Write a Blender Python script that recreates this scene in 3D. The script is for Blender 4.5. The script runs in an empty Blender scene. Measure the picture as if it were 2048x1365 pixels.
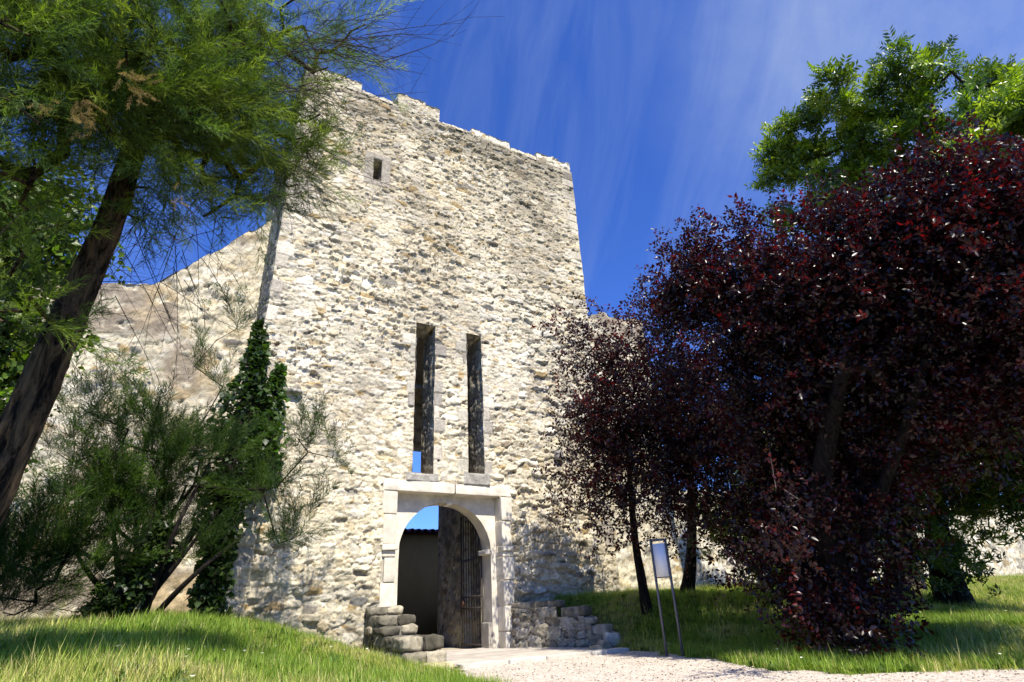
import bpy, bmesh, math, random
import numpy as np
from mathutils import Matrix, Vector
# ------------------------------------------------------------------ scene, camera, sky, sun, exposure
scene = bpy.context.scene
COL = scene.collection
rad = math.radians
F = 1127.0
PPX, PPY = 1024.0, 682.5
EYE = np.array([0.0, 0.0, 0.92])
UP = np.array([905 - PPX, 1700 + PPY, -F]); UP /= np.linalg.norm(UP)
_y = PPY + (UP[0] * (3127 - PPX) - UP[2] * F) / UP[1]
XD = np.array([3127 - PPX, -(_y - PPY), -F]); XD /= np.linalg.norm(XD)
YD = np.cross(UP, XD)
RW = np.vstack([XD, YD, UP])            # camera axes -> world axes
cam_d = bpy.data.cameras.new('camera')
cam = bpy.data.objects.new('camera', cam_d); COL.objects.link(cam)
cam_d.sensor_width = 36.0; cam_d.lens = 36.0 * F / 2048
cam_d.clip_end = 1000; cam_d.clip_start = 0.05
m4 = Matrix([[*RW[0], EYE[0]], [*RW[1], EYE[1]], [*RW[2], EYE[2]], [0, 0, 0, 1]])
cam.matrix_world = m4
scene.camera = cam
SUN_EL, SUN_AZ = 53.0, 2.5              # azimuth: degrees towards -X from the tower front's normal
world = bpy.data.worlds.new("World"); scene.world = world; world.use_nodes = True
sun_d = bpy.data.lights.new('sun', 'SUN'); sun_d.energy = 5.0; sun_d.angle = rad(0.5); sun_d.color = (1.0, 0.935, 0.80)
sun = bpy.data.objects.new('sun', sun_d); COL.objects.link(sun)
sdir = Vector((-math.sin(rad(SUN_AZ)) * math.cos(rad(SUN_EL)), -math.cos(rad(SUN_AZ)) * math.cos(rad(SUN_EL)), math.sin(rad(SUN_EL))))
sun.rotation_euler = sdir.to_track_quat('Z', 'Y').to_euler(); sun.location = (0, -10, 30)
scene.view_settings.view_transform = 'Standard'; scene.view_settings.look = 'None'
scene.view_settings.gamma = 1.0; scene.view_settings.exposure = 0.72
try: scene.view_settings.use_curve_mapping = False
except Exception: pass

def at(px, py, t):
    r = np.array([px - PPX, -(py - PPY), -F]); r /= np.linalg.norm(r)
    return EYE + (RW @ r) * t
def aty(px, py, Y):
    r = RW @ np.array([px - PPX, -(py - PPY), -F])
    return EYE + r * (Y / r[1])
def N(nt, t, **kw):
    n = nt.nodes.new(t)
    for k, v in kw.items():
        if k in n.inputs: n.inputs[k].default_value = v
        else: setattr(n, k, v)
    return n
def make_sky():
    nt = world.node_tree; nt.nodes.clear(); L = nt.links.new
    out = N(nt, 'ShaderNodeOutputWorld'); bg = N(nt, 'ShaderNodeBackground', Strength=0.082)
    sky = N(nt, 'ShaderNodeTexSky'); sky.sky_type = 'NISHITA'; sky.sun_disc = False
    sky.sun_elevation = rad(SUN_EL); sky.sun_rotation = rad(180 + SUN_AZ)
    sky.air_density = 1.0; sky.dust_density = 0.3; sky.ozone_density = 3.0
    mul = N(nt, 'ShaderNodeMix', data_type='RGBA', blend_type='MULTIPLY'); mul.inputs[0].default_value = 1.0
    L(sky.outputs[0], mul.inputs[6]); mul.inputs[7].default_value = SKYMUL
    tc = N(nt, 'ShaderNodeTexCoord')
    # cirrus: noise stretched along streaks, thicker towards one side of the sky
    d = at(1250, 400, 1) - EYE; s = at(1190, 620, 1) - at(1300, 60, 1); s /= np.linalg.norm(s)
    mp = N(nt, 'ShaderNodeMapping'); L(tc.outputs['Generated'], mp.inputs['Vector'])
    q = Vector(s).to_track_quat('Z', 'Y').inverted().to_euler(); mp.inputs['Rotation'].default_value = q
    mp2 = N(nt, 'ShaderNodeMapping'); L(mp.outputs[0], mp2.inputs['Vector']); mp2.inputs['Scale'].default_value = (7, 7, 0.9)
    n1 = N(nt, 'ShaderNodeTexNoise', Scale=1.6, Detail=8, Roughness=0.62, Distortion=0.5); L(mp2.outputs[0], n1.inputs['Vector'])
    r1 = N(nt, 'ShaderNodeMapRange'); L(n1.outputs[0], r1.inputs[0])
    r1.inputs[1].default_value = 0.42; r1.inputs[2].default_value = 0.85; r1.inputs[3].default_value = 0; r1.inputs[4].default_value = 0.26
    dot = N(nt, 'ShaderNodeVectorMath', operation='DOT_PRODUCT'); L(tc.outputs['Generated'], dot.inputs[0])
    g = at(2150, -60, 1) - EYE; dot.inputs[1].default_value = tuple(g)
    r2 = N(nt, 'ShaderNodeMapRange'); L(dot.outputs['Value'], r2.inputs[0])
    r2.inputs[1].default_value = 0.86; r2.inputs[2].default_value = 1.0; r2.inputs[3].default_value = 0.0; r2.inputs[4].default_value = 0.75
    n2 = N(nt, 'ShaderNodeTexNoise', Scale=3.0, Detail=9, Roughness=0.6); L(tc.outputs['Generated'], n2.inputs['Vector'])
    r3 = N(nt, 'ShaderNodeMapRange'); L(n2.outputs[0], r3.inputs[0]); r3.inputs[1].default_value = 0.25; r3.inputs[2].default_value = 0.7
    mm = N(nt, 'ShaderNodeMath', operation='MULTIPLY'); L(r2.outputs[0], mm.inputs[0]); L(r3.outputs[0], mm.inputs[1])
    ad = N(nt, 'ShaderNodeMath', operation='ADD', use_clamp=True); L(r1.outputs[0], ad.inputs[0]); L(mm.outputs[0], ad.inputs[1])
    mx = N(nt, 'ShaderNodeMix', data_type='RGBA'); L(ad.outputs[0], mx.inputs[0]); L(mul.outputs[2], mx.inputs[6]); mx.inputs[7].default_value = CLOUD
    L(mx.outputs[2], bg.inputs[0]); L(bg.outputs[0], out.inputs[0])
SKYMUL = (0.50, 0.84, 1.72, 1); CLOUD = (3.4, 4.3, 6.3, 1)
make_sky()

# ------------------------------------------------------------------ helpers
def hash2(i, j, s):
    n = (i.astype(np.int64) * 374761393 + j.astype(np.int64) * 668265263 + s * 974634777) & 0x7fffffff
    n = ((n ^ (n >> 13)) * 1274126177) & 0x7fffffff
    n = ((n ^ (n >> 16)) * 1911520717) & 0x7fffffff
    return ((n >> 7) & 0xffff) / 65535.0
def vnoise(x, y, s):
    i = np.floor(x); j = np.floor(y); fx = x - i; fy = y - j
    fx = fx * fx * (3 - 2 * fx); fy = fy * fy * (3 - 2 * fy)
    a = hash2(i, j, s); b = hash2(i + 1, j, s); c = hash2(i, j + 1, s); d = hash2(i + 1, j + 1, s)
    return (a * (1 - fx) + b * fx) * (1 - fy) + (c * (1 - fx) + d * fx) * fy
def fbm(x, y, s, o=4):
    r = 0; a = 0.5; t = 0
    for k in range(o):
        r = r + a * vnoise(x * 2 ** k + 17.3 * k, y * 2 ** k, s + k); t += a; a *= 0.5
    return r / t
def fbm3(P, f, s, o=2):
    x, y, z = P[:, 0] * f, P[:, 1] * f, P[:, 2] * f
    return (fbm(x + z * 0.37, y + z * 0.91, s, o) + fbm(y + x * 0.53 + 9, z - x * 0.21, s + 31, o)) * 0.5
def sstep(a, b, x):
    t = np.clip((x - a) / (b - a), 0, 1); return t * t * (3 - 2 * t)
def mesh_obj(name, V, Fq=None, Ft=None, mat=None, parent=None, colr=None, smooth=False, Fn=None):
    """one mesh object; Fq quads, Ft tris (index arrays); colr per vertex colour"""
    me = bpy.data.meshes.new(name)
    V = np.asarray(V, dtype=np.float32); me.vertices.add(len(V)); me.vertices.foreach_set('co', V.ravel())
    idx = []; st = []; tot = 0; cnt = 0
    parts = []
    for A, k in ((Fq, 4), (Ft, 3)):
        if A is not None and len(A):
            A = np.asarray(A, dtype=np.int32); parts.append((A, k))
    nl = sum(a.size for a, k in parts); nf = sum(len(a) for a, k in parts)
    me.loops.add(nl); me.polygons.add(nf)
    me.loops.foreach_set('vertex_index', np.concatenate([a.ravel() for a, k in parts]))
    ls = []; off = 0
    for a, k in parts:
        ls.append(off + np.arange(len(a)) * k); off += a.size
    me.polygons.foreach_set('loop_start', np.concatenate(ls).astype(np.int32))
    if smooth: me.polygons.foreach_set('use_smooth', np.ones(nf, dtype=bool))
    me.update(calc_edges=True); me.validate()
    if colr is not None:
        ca = me.color_attributes.new('Col', 'FLOAT_COLOR', 'POINT')
        c = np.ones((len(V), 4), dtype=np.float32); c[:, :3] = colr; ca.data.foreach_set('color', c.ravel())
    if mat: me.materials.append(mat)
    o = bpy.data.objects.new(name, me); COL.objects.link(o)
    if parent: o.parent = parent
    return o
def bark_tube(mb, P, R_, seed, k=44, amp=.12):
    P = np.asarray(P); n0 = len(P); L_ = np.r_[0, np.cumsum(np.linalg.norm(np.diff(P, axis=0), axis=1))]; n = int(L_[-1] / .035) + 8; sN = np.linspace(0, L_[-1], n)
    Pn = np.stack([np.interp(sN, L_, P[:, q]) for q in range(3)], -1)
    for _ in range(6): Pn[1:-1] = (Pn[:-2] + 2 * Pn[1:-1] + Pn[2:]) / 4
    Rn = np.interp(sN, L_, R_); T = np.gradient(Pn, axis=0); T /= np.linalg.norm(T, axis=1)[:, None]; U = np.cross(T, (.31, .9, .2)); U /= np.linalg.norm(U, axis=1)[:, None]; W = np.cross(T, U)
    th = np.arange(k + 1) * 2 * np.pi / k; A, B = np.meshgrid(sN, th, indexing='ij'); bl = np.abs(B - np.pi) / np.pi
    f = lambda fr, s: fbm(A * fr * .9 + np.cos(B) * .9 * fr * .35 + 40, np.sin(B) * fr * .9 + np.cos(B) * fr * .5, s, 4)
    ridge = 1 - np.abs(fbm(A * 2.4 + np.cos(B) * .8, np.cos(B) * 5.5 + np.sin(B * 2) * .6 + 30, seed + 1, 3) - .5) * 4
    rr = Rn[:, None] * (1 + .35 * (f(2.0, seed) - .5) + amp * np.clip(ridge, -.6, 1) + .08 * (f(14, seed + 4) - .5))
    V = Pn[:, None] + rr[..., None] * (np.cos(B)[..., None] * U[:, None] + np.sin(B)[..., None] * W[:, None]); V[:, -1] = V[:, 0]
    i, j = np.meshgrid(np.arange(n - 1), np.arange(k), indexing='ij'); b = (i * (k + 1) + j).ravel()
    mb.add(V.reshape(-1, 3), Q=np.stack([b, b + 1, b + k + 2, b + k + 1], -1))
class MB:
    def __init__(s): s.V = []; s.Q = []; s.T = []; s.C = []; s.n = 0
    def add(s, V, Q=None, T=None, C=None):
        V = np.asarray(V, float)
        if Q is not None and len(Q): s.Q.append(np.asarray(Q) + s.n)
        if T is not None and len(T): s.T.append(np.asarray(T) + s.n)
        s.V.append(V)
        if C is None: C = (1, 1, 1)
        s.C.append(np.broadcast_to(np.asarray(C, float), (len(V), 3))); s.n += len(V)
    def box(s, lo, hi, C=None):
        x0, y0, z0 = lo; x1, y1, z1 = hi
        V = [(x0, y0, z0), (x1, y0, z0), (x1, y1, z0), (x0, y1, z0), (x0, y0, z1), (x1, y0, z1), (x1, y1, z1), (x0, y1, z1)]
        s.add(V, Q=[(0, 3, 2, 1), (4, 5, 6, 7), (0, 1, 5, 4), (1, 2, 6, 5), (2, 3, 7, 6), (3, 0, 4, 7)], C=C)
    def tube(s, P, R, k=6, C=None, rough=0, seed=0):
        P = np.asarray(P, float); n = len(P); R = np.broadcast_to(np.asarray(R, float), (n,))
        T = np.gradient(P, axis=0); T /= np.linalg.norm(T, axis=1)[:, None] + 1e-9
        a = np.array([0.31, 0.9, 0.2]); U = np.cross(T, a); U /= np.linalg.norm(U, axis=1)[:, None] + 1e-9; W = np.cross(T, U)
        th = np.arange(k) * 2 * np.pi / k
        rr = R[:, None] * np.ones(k)[None]
        if rough:
            al = np.cumsum(np.r_[0, np.linalg.norm(np.diff(P, axis=0), axis=1)])
            A, B = np.meshgrid(al, np.arange(k), indexing='ij')
            rr = rr * (1 + rough * (vnoise(A * 2.2 + seed, (B % k) * 0.9, 5 + seed) - .5) + rough * 1.3 * (vnoise(A * 5 + seed, B * 2.7, 9 + seed) - .5))
        V = P[:, None, :] + rr[..., None] * (np.cos(th)[None, :, None] * U[:, None, :] + np.sin(th)[None, :, None] * W[:, None, :])
        i = np.arange(n - 1)[:, None] * k; j = np.arange(k)[None]; j2 = (j + 1) % k
        Q = np.stack([i + j, i + j2, i + k + j2, i + k + j], -1).reshape(-1, 4)
        s.add(V.reshape(-1, 3), Q=Q, C=C)
        s.add([P[-1] + T[-1] * R[-1] * .5], C=C); b = s.n - 1 - k
        s.T.append(np.array([(b + q, b + (q + 1) % k, s.n - 1) for q in range(k)]))
    def build(s, name, mat, parent=None, smooth=False):
        return mesh_obj(name, np.concatenate(s.V), np.concatenate(s.Q) if s.Q else None, np.concatenate(s.T) if s.T else None, mat, parent, np.concatenate(s.C), smooth)
def thing(name, label, cat, loc=(0, 0, 0), group=None):
    o = bpy.data.objects.new(name, None); COL.objects.link(o); o.location = loc
    o['label'] = label; o['category'] = cat
    if group: o['group'] = group
    return o
def tag(o, label=None, cat=None, group=None, kind=None):
    for k, v in (('label', label), ('category', cat), ('group', group), ('kind', kind)):
        if v: o[k] = v
    return o
def rebase(root, loc):
    """move an Empty to its thing's base without moving the parts built in world space"""
    root.location = loc
    for ch in root.children: ch.matrix_parent_inverse = Matrix.Translation(loc).inverted()

# ------------------------------------------------------------------ materials
def mat(name, rough=0.9, spec=0.3):
    m = bpy.data.materials.new(name); m.use_nodes = True; nt = m.node_tree
    b = nt.nodes['Principled BSDF']; b.inputs['Roughness'].default_value = rough
    b.inputs['Specular IOR Level'].default_value = spec
    return m, nt, b
def attr_mat(name, nscale=6, lo=0.75, hi=1.2, bump=0.4, bscale=30, bdist=0.01, rough=0.95, spec=0.2, detail=6):
    m, nt, b = mat(name, rough, spec); L = nt.links.new
    a = N(nt, 'ShaderNodeVertexColor', layer_name='Col'); tc = N(nt, 'ShaderNodeNewGeometry')
    n = N(nt, 'ShaderNodeTexNoise', Scale=nscale, Detail=detail, Roughness=0.65); L(tc.outputs['Position'], n.inputs['Vector'])
    r = N(nt, 'ShaderNodeMapRange'); L(n.outputs[0], r.inputs[0]); r.inputs[1].default_value = .3; r.inputs[2].default_value = .7; r.inputs[3].default_value = lo; r.inputs[4].default_value = hi
    v = N(nt, 'ShaderNodeVectorMath', operation='SCALE'); L(a.outputs[0], v.inputs[0]); L(r.outputs[0], v.inputs['Scale'])
    L(v.outputs[0], b.inputs['Base Color'])
    if bump:
        n2 = N(nt, 'ShaderNodeTexNoise', Scale=bscale, Detail=8, Roughness=0.7); L(tc.outputs['Position'], n2.inputs['Vector'])
        bp = N(nt, 'ShaderNodeBump', Strength=bump, Distance=bdist); L(n2.outputs[0], bp.inputs['Height']); L(bp.outputs[0], b.inputs['Normal'])
    return m
def leaf_mat(name, trans=0.35, tcol=(1.3, 1.5, 0.5), rough=0.45, spec=0.5):
    m, nt, b = mat(name, rough, spec); L = nt.links.new
    a = N(nt, 'ShaderNodeVertexColor', layer_name='Col'); L(a.outputs[0], b.inputs['Base Color'])
    t = N(nt, 'ShaderNodeBsdfTranslucent'); mu = N(nt, 'ShaderNodeVectorMath', operation='MULTIPLY'); L(a.outputs[0], mu.inputs[0]); mu.inputs[1].default_value = tcol
    L(mu.outputs[0], t.inputs[0]); mx = N(nt, 'ShaderNodeMixShader'); mx.inputs[0].default_value = trans
    L(b.outputs[0], mx.inputs[1]); L(t.outputs[0], mx.inputs[2]); L(mx.outputs[0], nt.nodes['Material Output'].inputs[0])
    return m
M_RUBBLE = attr_mat('rubble_stone', 13, 0.64, 1.26, 0.8, 22, 0.03, detail=9)
M_DRESSED = attr_mat('dressed_stone', 3.5, 0.68, 1.1, 0.6, 24, 0.014, detail=10)
M_BLOCK = attr_mat('mossy_stone', 7, 0.4, 1.45, 0.7, 22, 0.02)
M_IRON = attr_mat('dark_iron', 20, 0.7, 1.3, 0.3, 60, 0.003, rough=0.7, spec=0.4)
M_WOOD = attr_mat('weathered_planks', 3, 0.75, 1.2, 0.3, 40, 0.004)
M_PLASTER = attr_mat('plaster', 2, 0.85, 1.1, 0.2, 12, 0.01)
M_TILE = attr_mat('roof_tiles', 4, 0.7, 1.2, 0.2, 20, 0.01)
M_STEEL = attr_mat('galvanised_steel', 10, 0.85, 1.1, 0.0, rough=0.5, spec=0.5)
M_PANEL = attr_mat('panel_face', 3, 0.95, 1.03, 0.0, rough=0.35, spec=0.5)
M_LEAF = leaf_mat('green_leaves', 0.4, (1.25, 1.5, 0.5))
M_ASH = leaf_mat('ash_leaves', 0.4, (1.2, 1.4, 0.4), rough=0.35, spec=0.6)
M_PLUM = leaf_mat('purple_leaves', 0.30, (5.5, 0.5, 0.5), rough=0.34, spec=0.5)
M_TAM = leaf_mat('feathery_foliage', 0.4, (1.3, 1.5, 0.5), rough=0.6, spec=0.3)
M_GRASS = leaf_mat('grass_blades', 0.35, (1.3, 1.4, 0.5), rough=0.55, spec=0.35)
def bark_mat(name, c1, c2, s=1.0):
    m, nt, b = mat(name, 0.95, 0.15); L = nt.links.new; g = N(nt, 'ShaderNodeTexCoord')
    mp = N(nt, 'ShaderNodeMapping'); L(g.outputs['Object'], mp.inputs[0]); mp.inputs['Scale'].default_value = (22 * s, 22 * s, 3.2 * s); mp.inputs['Rotation'].default_value = (0.0, -0.25, 0)
    n = N(nt, 'ShaderNodeTexNoise', Scale=1.0, Detail=8, Roughness=0.7, Distortion=0.6); L(mp.outputs[0], n.inputs['Vector'])
    cr = N(nt, 'ShaderNodeValToRGB'); cr.color_ramp.elements[0].position = .42; cr.color_ramp.elements[1].position = .62
    cr.color_ramp.elements[0].color = (*c1, 1); cr.color_ramp.elements[1].color = (*c2, 1); L(n.outputs[0], cr.inputs[0]); L(cr.outputs[0], b.inputs[0])
    bp = N(nt, 'ShaderNodeBump', Strength=1.0, Distance=0.08); L(n.outputs[0], bp.inputs['Height']); L(bp.outputs[0], b.inputs['Normal'])
    return m
M_BARK = bark_mat('rough_bark', (0.006, 0.005, 0.004), (0.17, 0.115, 0.065), .7)
M_TWIG = bark_mat('twig_bark', (0.04, 0.03, 0.025), (0.13, 0.10, 0.08))
M_DARKBARK = bark_mat('dark_bark', (0.006, 0.005, 0.0045), (0.028, 0.022, 0.018))

# ------------------------------------------------------------------ ground
YF = 13.19                       # plane of the tower front
PL = np.array([(-30, -9.), (-2, -1.), (0, 0.2), (3, 3.0), (5, 3.7), (8.5, 3.95), (9.9, 4.55), (10.3, 4.6), (14, 4.6), (40, 4.6)])
PR = np.array([(-30, 9.), (0, 11.5), (2.5, 10.5), (3.6, 8.7), (4.8, 7.3), (6.2, 7.4), (7.4, 8.1), (8.6, 8.3), (9.8, 8.75), (11, 8.75), (11.2, 8.6), (13.2, 7.3), (40, 7.3)])
def height(x, y):
    xl = np.interp(y, PL[:, 0], PL[:, 1]); xr = np.interp(y, PR[:, 0], PR[:, 1])
    dl = np.clip(xl - x, 0, None); dr = np.clip(x - xr, 0, None)
    steep = sstep(8.0, 12.5, y)
    hl = (0.50 + 0.41 * sstep(3, 12, y)) * sstep(0, 1, dl / (4.6 - .9 * steep)) * sstep(-1, 3, y)
    hr = (0.25 + 0.80 * sstep(5.0, 11.5, y)) * sstep(0, 1, dr / (4.2 - 2.6 * sstep(7.8, 10.8, y))) * sstep(1.5, 5, y)
    h = hl + hr
    inside = (sstep(13.4, 13.9, y)) * (x > 1.5) * (x < 10.5)
    h = h * (1 - inside)
    far = sstep(35, 80, np.hypot(x, y))
    n = ((fbm(x * 0.6, y * 0.6, 3, 3) - .5) * 0.24 + (fbm(x * 1.9, y * 1.9, 13, 2) - .5) * .13) * np.clip((dl + dr) / 1.5, 0, 1) * (1 - inside)
    return h * (1 - 0.3 * far) + n
def grid_axis(a, b, n0, dens):
    pass
xs = np.unique(np.concatenate([np.linspace(-400, -12, 30), np.arange(-12, 30, 0.16), np.linspace(30, 400, 40)]))
ys = np.unique(np.concatenate([np.linspace(-300, -4, 20), np.arange(-4, 24, 0.16), np.linspace(24, 600, 50)]))
GX, GY = np.meshgrid(xs, ys, indexing='ij'); GZ = height(GX, GY)
V = np.stack([GX, GY, GZ], -1).reshape(-1, 3)
ii, jj = np.meshgrid(np.arange(len(xs) - 1), np.arange(len(ys) - 1), indexing='ij'); b0 = (ii * len(ys) + jj).ravel()
m, nt, b = mat('lawn_soil', 1.0, 0.1); L = nt.links.new
g = N(nt, 'ShaderNodeNewGeometry'); n = N(nt, 'ShaderNodeTexNoise', Scale=2.5, Detail=8, Roughness=0.7); L(g.outputs['Position'], n.inputs['Vector'])
cr = N(nt, 'ShaderNodeValToRGB'); cr.color_ramp.elements[0].position = .35; cr.color_ramp.elements[1].position = .68
cr.color_ramp.elements[0].color = (.05, .075, .016, 1); cr.color_ramp.elements[1].color = (.16, .15, .05, 1); L(n.outputs[0], cr.inputs[0]); L(cr.outputs[0], b.inputs[0])
tag(mesh_obj('ground', V, Fq=np.stack([b0, b0 + len(ys), b0 + len(ys) + 1, b0 + 1], -1), mat=m, smooth=True), kind='structure')
# gravel path
def path_sheet():
    t = np.arange(-6, 10.16, 0.06); k = 60; rows = []
    for y in t:
        xl = np.interp(y, PL[:, 0], PL[:, 1]) - 0.1 + 0.22 * (vnoise(np.array([y * 2.3]), np.array([0.]), 4)[0] - .5) + 0.1 * (vnoise(np.array([y * 9.]), np.array([0.]), 5)[0] - .5)
        xr = np.interp(y, PR[:, 0], PR[:, 1]) + 0.1 + 0.3 * (vnoise(np.array([y * 2.3]), np.array([7.]), 6)[0] - .5) + 0.12 * (vnoise(np.array([y * 9.]), np.array([3.]), 7)[0] - .5)
        if y > 9.6: xl = max(xl, 4.62); xr = min(xr, 8.6)
        rows.append(np.stack([np.linspace(xl, xr, k), np.full(k, y)], -1))
    P = np.array(rows); Z = height(P[..., 0], P[..., 1]) + 0.012
    V = np.concatenate([P, Z[..., None]], -1).reshape(-1, 3)
    i, j = np.meshgrid(np.arange(len(t) - 1), np.arange(k - 1), indexing='ij'); b = (i * k + j).ravel()
    m, nt, bs = mat('pale_gravel', 0.95, 0.2); L = nt.links.new
    g = N(nt, 'ShaderNodeNewGeometry')
    v = N(nt, 'ShaderNodeTexVoronoi', Scale=42); L(g.outputs['Position'], v.inputs['Vector'])
    sp = N(nt, 'ShaderNodeSeparateColor'); L(v.outputs['Color'], sp.inputs[0])
    c1 = N(nt, 'ShaderNodeValToRGB'); L(sp.outputs[0], c1.inputs[0])
    e = c1.color_ramp.elements; e[0].position = 0.0; e[0].color = (.16, .13, .10, 1); e[1].position = 1; e[1].color = (.66, .60, .53, 1)
    q = c1.color_ramp.elements.new(.12); q.color = (.46, .40, .33, 1); q = c1.color_ramp.elements.new(.6); q.color = (.56, .48, .40, 1)
    n = N(nt, 'ShaderNodeTexNoise', Scale=2.2, Detail=7, Roughness=.7); L(g.outputs['Position'], n.inputs['Vector'])
    r = N(nt, 'ShaderNodeMapRange'); L(n.outputs[0], r.inputs[0]); r.inputs[1].default_value = .3; r.inputs[2].default_value = .7; r.inputs[3].default_value = .8; r.inputs[4].default_value = 1.1
    s = N(nt, 'ShaderNodeVectorMath', operation='SCALE'); L(c1.outputs[0], s.inputs[0]); L(r.outputs[0], s.inputs['Scale']); L(s.outputs[0], bs.inputs[0])
    bp = N(nt, 'ShaderNodeBump', Strength=.8, Distance=.012); L(v.outputs['Distance'], bp.inputs['Height']); bp.invert = True; L(bp.outputs[0], bs.inputs['Normal'])
    tag(mesh_obj('path', V, Fq=np.stack([b, b + 1, b + k + 1, b + k], -1), mat=m, smooth=True), kind='structure')
path_sheet()

# ------------------------------------------------------------------ rubble masonry patches
PAL = np.array([(.70, .64, .51), (.75, .70, .58), (.63, .58, .48), (.78, .74, .66), (.66, .57, .41), (.47, .43, .35), (.46, .35, .19), (.26, .245, .22), (.34, .29, .22), (.20, .20, .20)])
PALP = np.cumsum([.25, .26, .12, .18, .08, .05, .03, .02, .018, .010]); PALP /= PALP[-1]
def rubble1(u, v, seed, cw=.31, ch=.14, amp=.048, mortar=(.66, .59, .46), dirt=0.0, flat=0.0):
    """height and colour of rubble masonry at wall coordinates u, v (metres)"""
    wu = u + .10 * (vnoise(u * 2.6, v * 2.6, seed + 1) - .5) + .05 * (vnoise(u * 7, v * 7, seed + 2) - .5)
    wv = v + .16 * (vnoise(u * 1.1, v * 1.7, seed + 3) - .5) + .05 * (vnoise(u * 6, v * 6, seed + 4) - .5)
    gy = wv / ch; J0 = np.floor(gy)
    F1 = np.full(u.shape, 9.); F2 = np.full(u.shape, 9.); I1 = np.zeros(u.shape); J1 = np.zeros(u.shape); DU = np.zeros(u.shape); DV = np.zeros(u.shape)
    for dj in (-1, 0, 1):
        j = J0 + dj; rowo = hash2(j, j * 0 + 7, seed) ; roww = 0.75 + .6 * hash2(j, j * 0 + 3, seed + 9)
        gx = wu / (cw * roww) + rowo
        I0 = np.floor(gx)
        for di in (-1, 0, 1):
            i = I0 + di
            sx = i + .5 + .75 * (hash2(i, j, seed + 11) - .5); sy = j + .5 + .55 * (hash2(i, j, seed + 12) - .5)
            w = .42 * hash2(i, j, seed + 13) - .1
            dx = (gx - sx) * roww; dy = gy - sy
            d = (np.abs(dx) ** 2.6 + np.abs(dy) ** 2.6) ** (1 / 2.6) - w
            n1 = d < F1
            F2 = np.where(n1, F1, np.minimum(F2, d)); 
            I1 = np.where(n1, i, I1); J1 = np.where(n1, j, J1); DU = np.where(n1, dx, DU); DV = np.where(n1, dy, DV); F1 = np.where(n1, d, F1)
    e = F2 - F1
    r1 = hash2(I1, J1, seed + 21); r2 = hash2(I1, J1, seed + 22); r3 = hash2(I1, J1, seed + 23); r4 = hash2(I1, J1, seed + 24); r5 = hash2(I1, J1, seed + 25)
    joint = .04 + .16 * fbm(u * .8, v * .8, seed + 30, 3)
    sm = sstep(joint * .3, joint * .3 + .11, e)
    big = fbm(u * .33, v * .33, seed + 40, 3)
    A = amp * (.45 + 1.0 * sstep(.3, .75, big)) * (1 - flat)
    h = A * sm * (.2 + .85 * r1 ** 1.3) + A * sm * ((r2 - .5) * 1.1 * DU + (r3 - .3) * 1.5 * DV)
    holes = sstep(.96, .995, r4) * sm; h = h - holes * .07 * (1 - flat)
    rg = np.abs(fbm(u * 6, v * 9, seed + 50, 4) - .5); h = h + (.10 - rg) * .105 * (1 - .7 * flat) - sstep(.06, .0, e) * (1 - flat) * .03 * sstep(.45, .6, fbm(u * 1.3, v * 1.3, seed + 52, 3))
    h = h + (fbm(u * .5, v * .5, seed + 51, 2) - .5) * .10 * (1 - flat)
    c = PAL[np.searchsorted(PALP, np.clip(r5, 0, .9999))] * (.86 + .28 * r2)[..., None]
    # greyer, weathered zones
    wz = sstep(.50, .68, fbm(u * .28 + 4, v * .28, seed + 60, 4)) * .36
    grey = np.array([.40, .375, .32]); c = c * (1 - wz[..., None]) + (c.mean(-1, keepdims=True) * .25 + grey * .72) * wz[..., None]
    mt = np.array(mortar) * (.85 + .3 * fbm(u * 9, v * 9, seed + 61, 2))[..., None]
    k = sstep(joint * .3, joint * .3 + .07, e)[..., None]; gap = np.exp(-((e - joint * .25) / .035) ** 2) * sstep(.38, .6, fbm(u * .9 + 7, v * .9, seed + 64, 3)); mt = mt * (1 - .52 * gap)[..., None]
    c = mt * (1 - k) + c * k; c = c * np.array([.95, .915, .83])
    c = c * (1 - .55 * holes)[..., None]
    st = sstep(.56, .74, fbm(u * 1.6, v * .55, seed + 70, 4)) * (.20 + dirt)   # dark weather stains
    c = c * (1 - st)[..., None] + np.array([.17, .155, .13]) * st[..., None]
    return h, c, r3, e
def rubble(u, v, seed, **kw):
    h, c, r3, e = rubble1(u, v, seed, **kw); k2 = dict(kw); k2['cw'] = kw.get('cw', .29) * .52; k2['ch'] = kw.get('ch', .145) * .6; k2['amp'] = kw.get('amp', .055) * .8
    h2, c2, _, _ = rubble1(u + 3.1, v + .4, seed + 500, **k2)
    m = ((r3 > .56) & (e > .03)) | (e < .035)
    return np.where(m, h2 - .006, h), np.where(m[..., None], c2, c)
def plaster_rubble(u, v, seed):
    """render worn off in patches, stones half buried"""
    h, c = rubble(u, v, seed, cw=.34, ch=.18, amp=.035)
    m = sstep(.46, .58, fbm(u * .55, v * .55, seed + 5, 4)) * sstep(.30, .42, fbm(u * 3.0, v * 4.2, seed + 8, 4))
    pc = np.array([.41, .32, .195]) * (.62 + .74 * fbm(u * 2.2, v * 2.2, seed + 6, 6))[..., None]
    h2 = .03 + (fbm(u * 2, v * 2, seed + 7, 6) - .5) * .10 + (fbm(u * 9, v * 11, seed + 79, 3) - .5) * .06
    gp = (sstep(.41, .53, fbm(u * .42 + 3, v * .6, seed + 77, 5)) * .75)[..., None]; pc = pc * (1 - gp) + np.array([.24, .205, .17]) * (.75 + .5 * fbm(u * 4, v * 4, seed + 78, 3))[..., None] * gp
    return h * (1 - m) + h2 * m, (c * (1 - m)[..., None] * .86 + pc * m[..., None])
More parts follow.
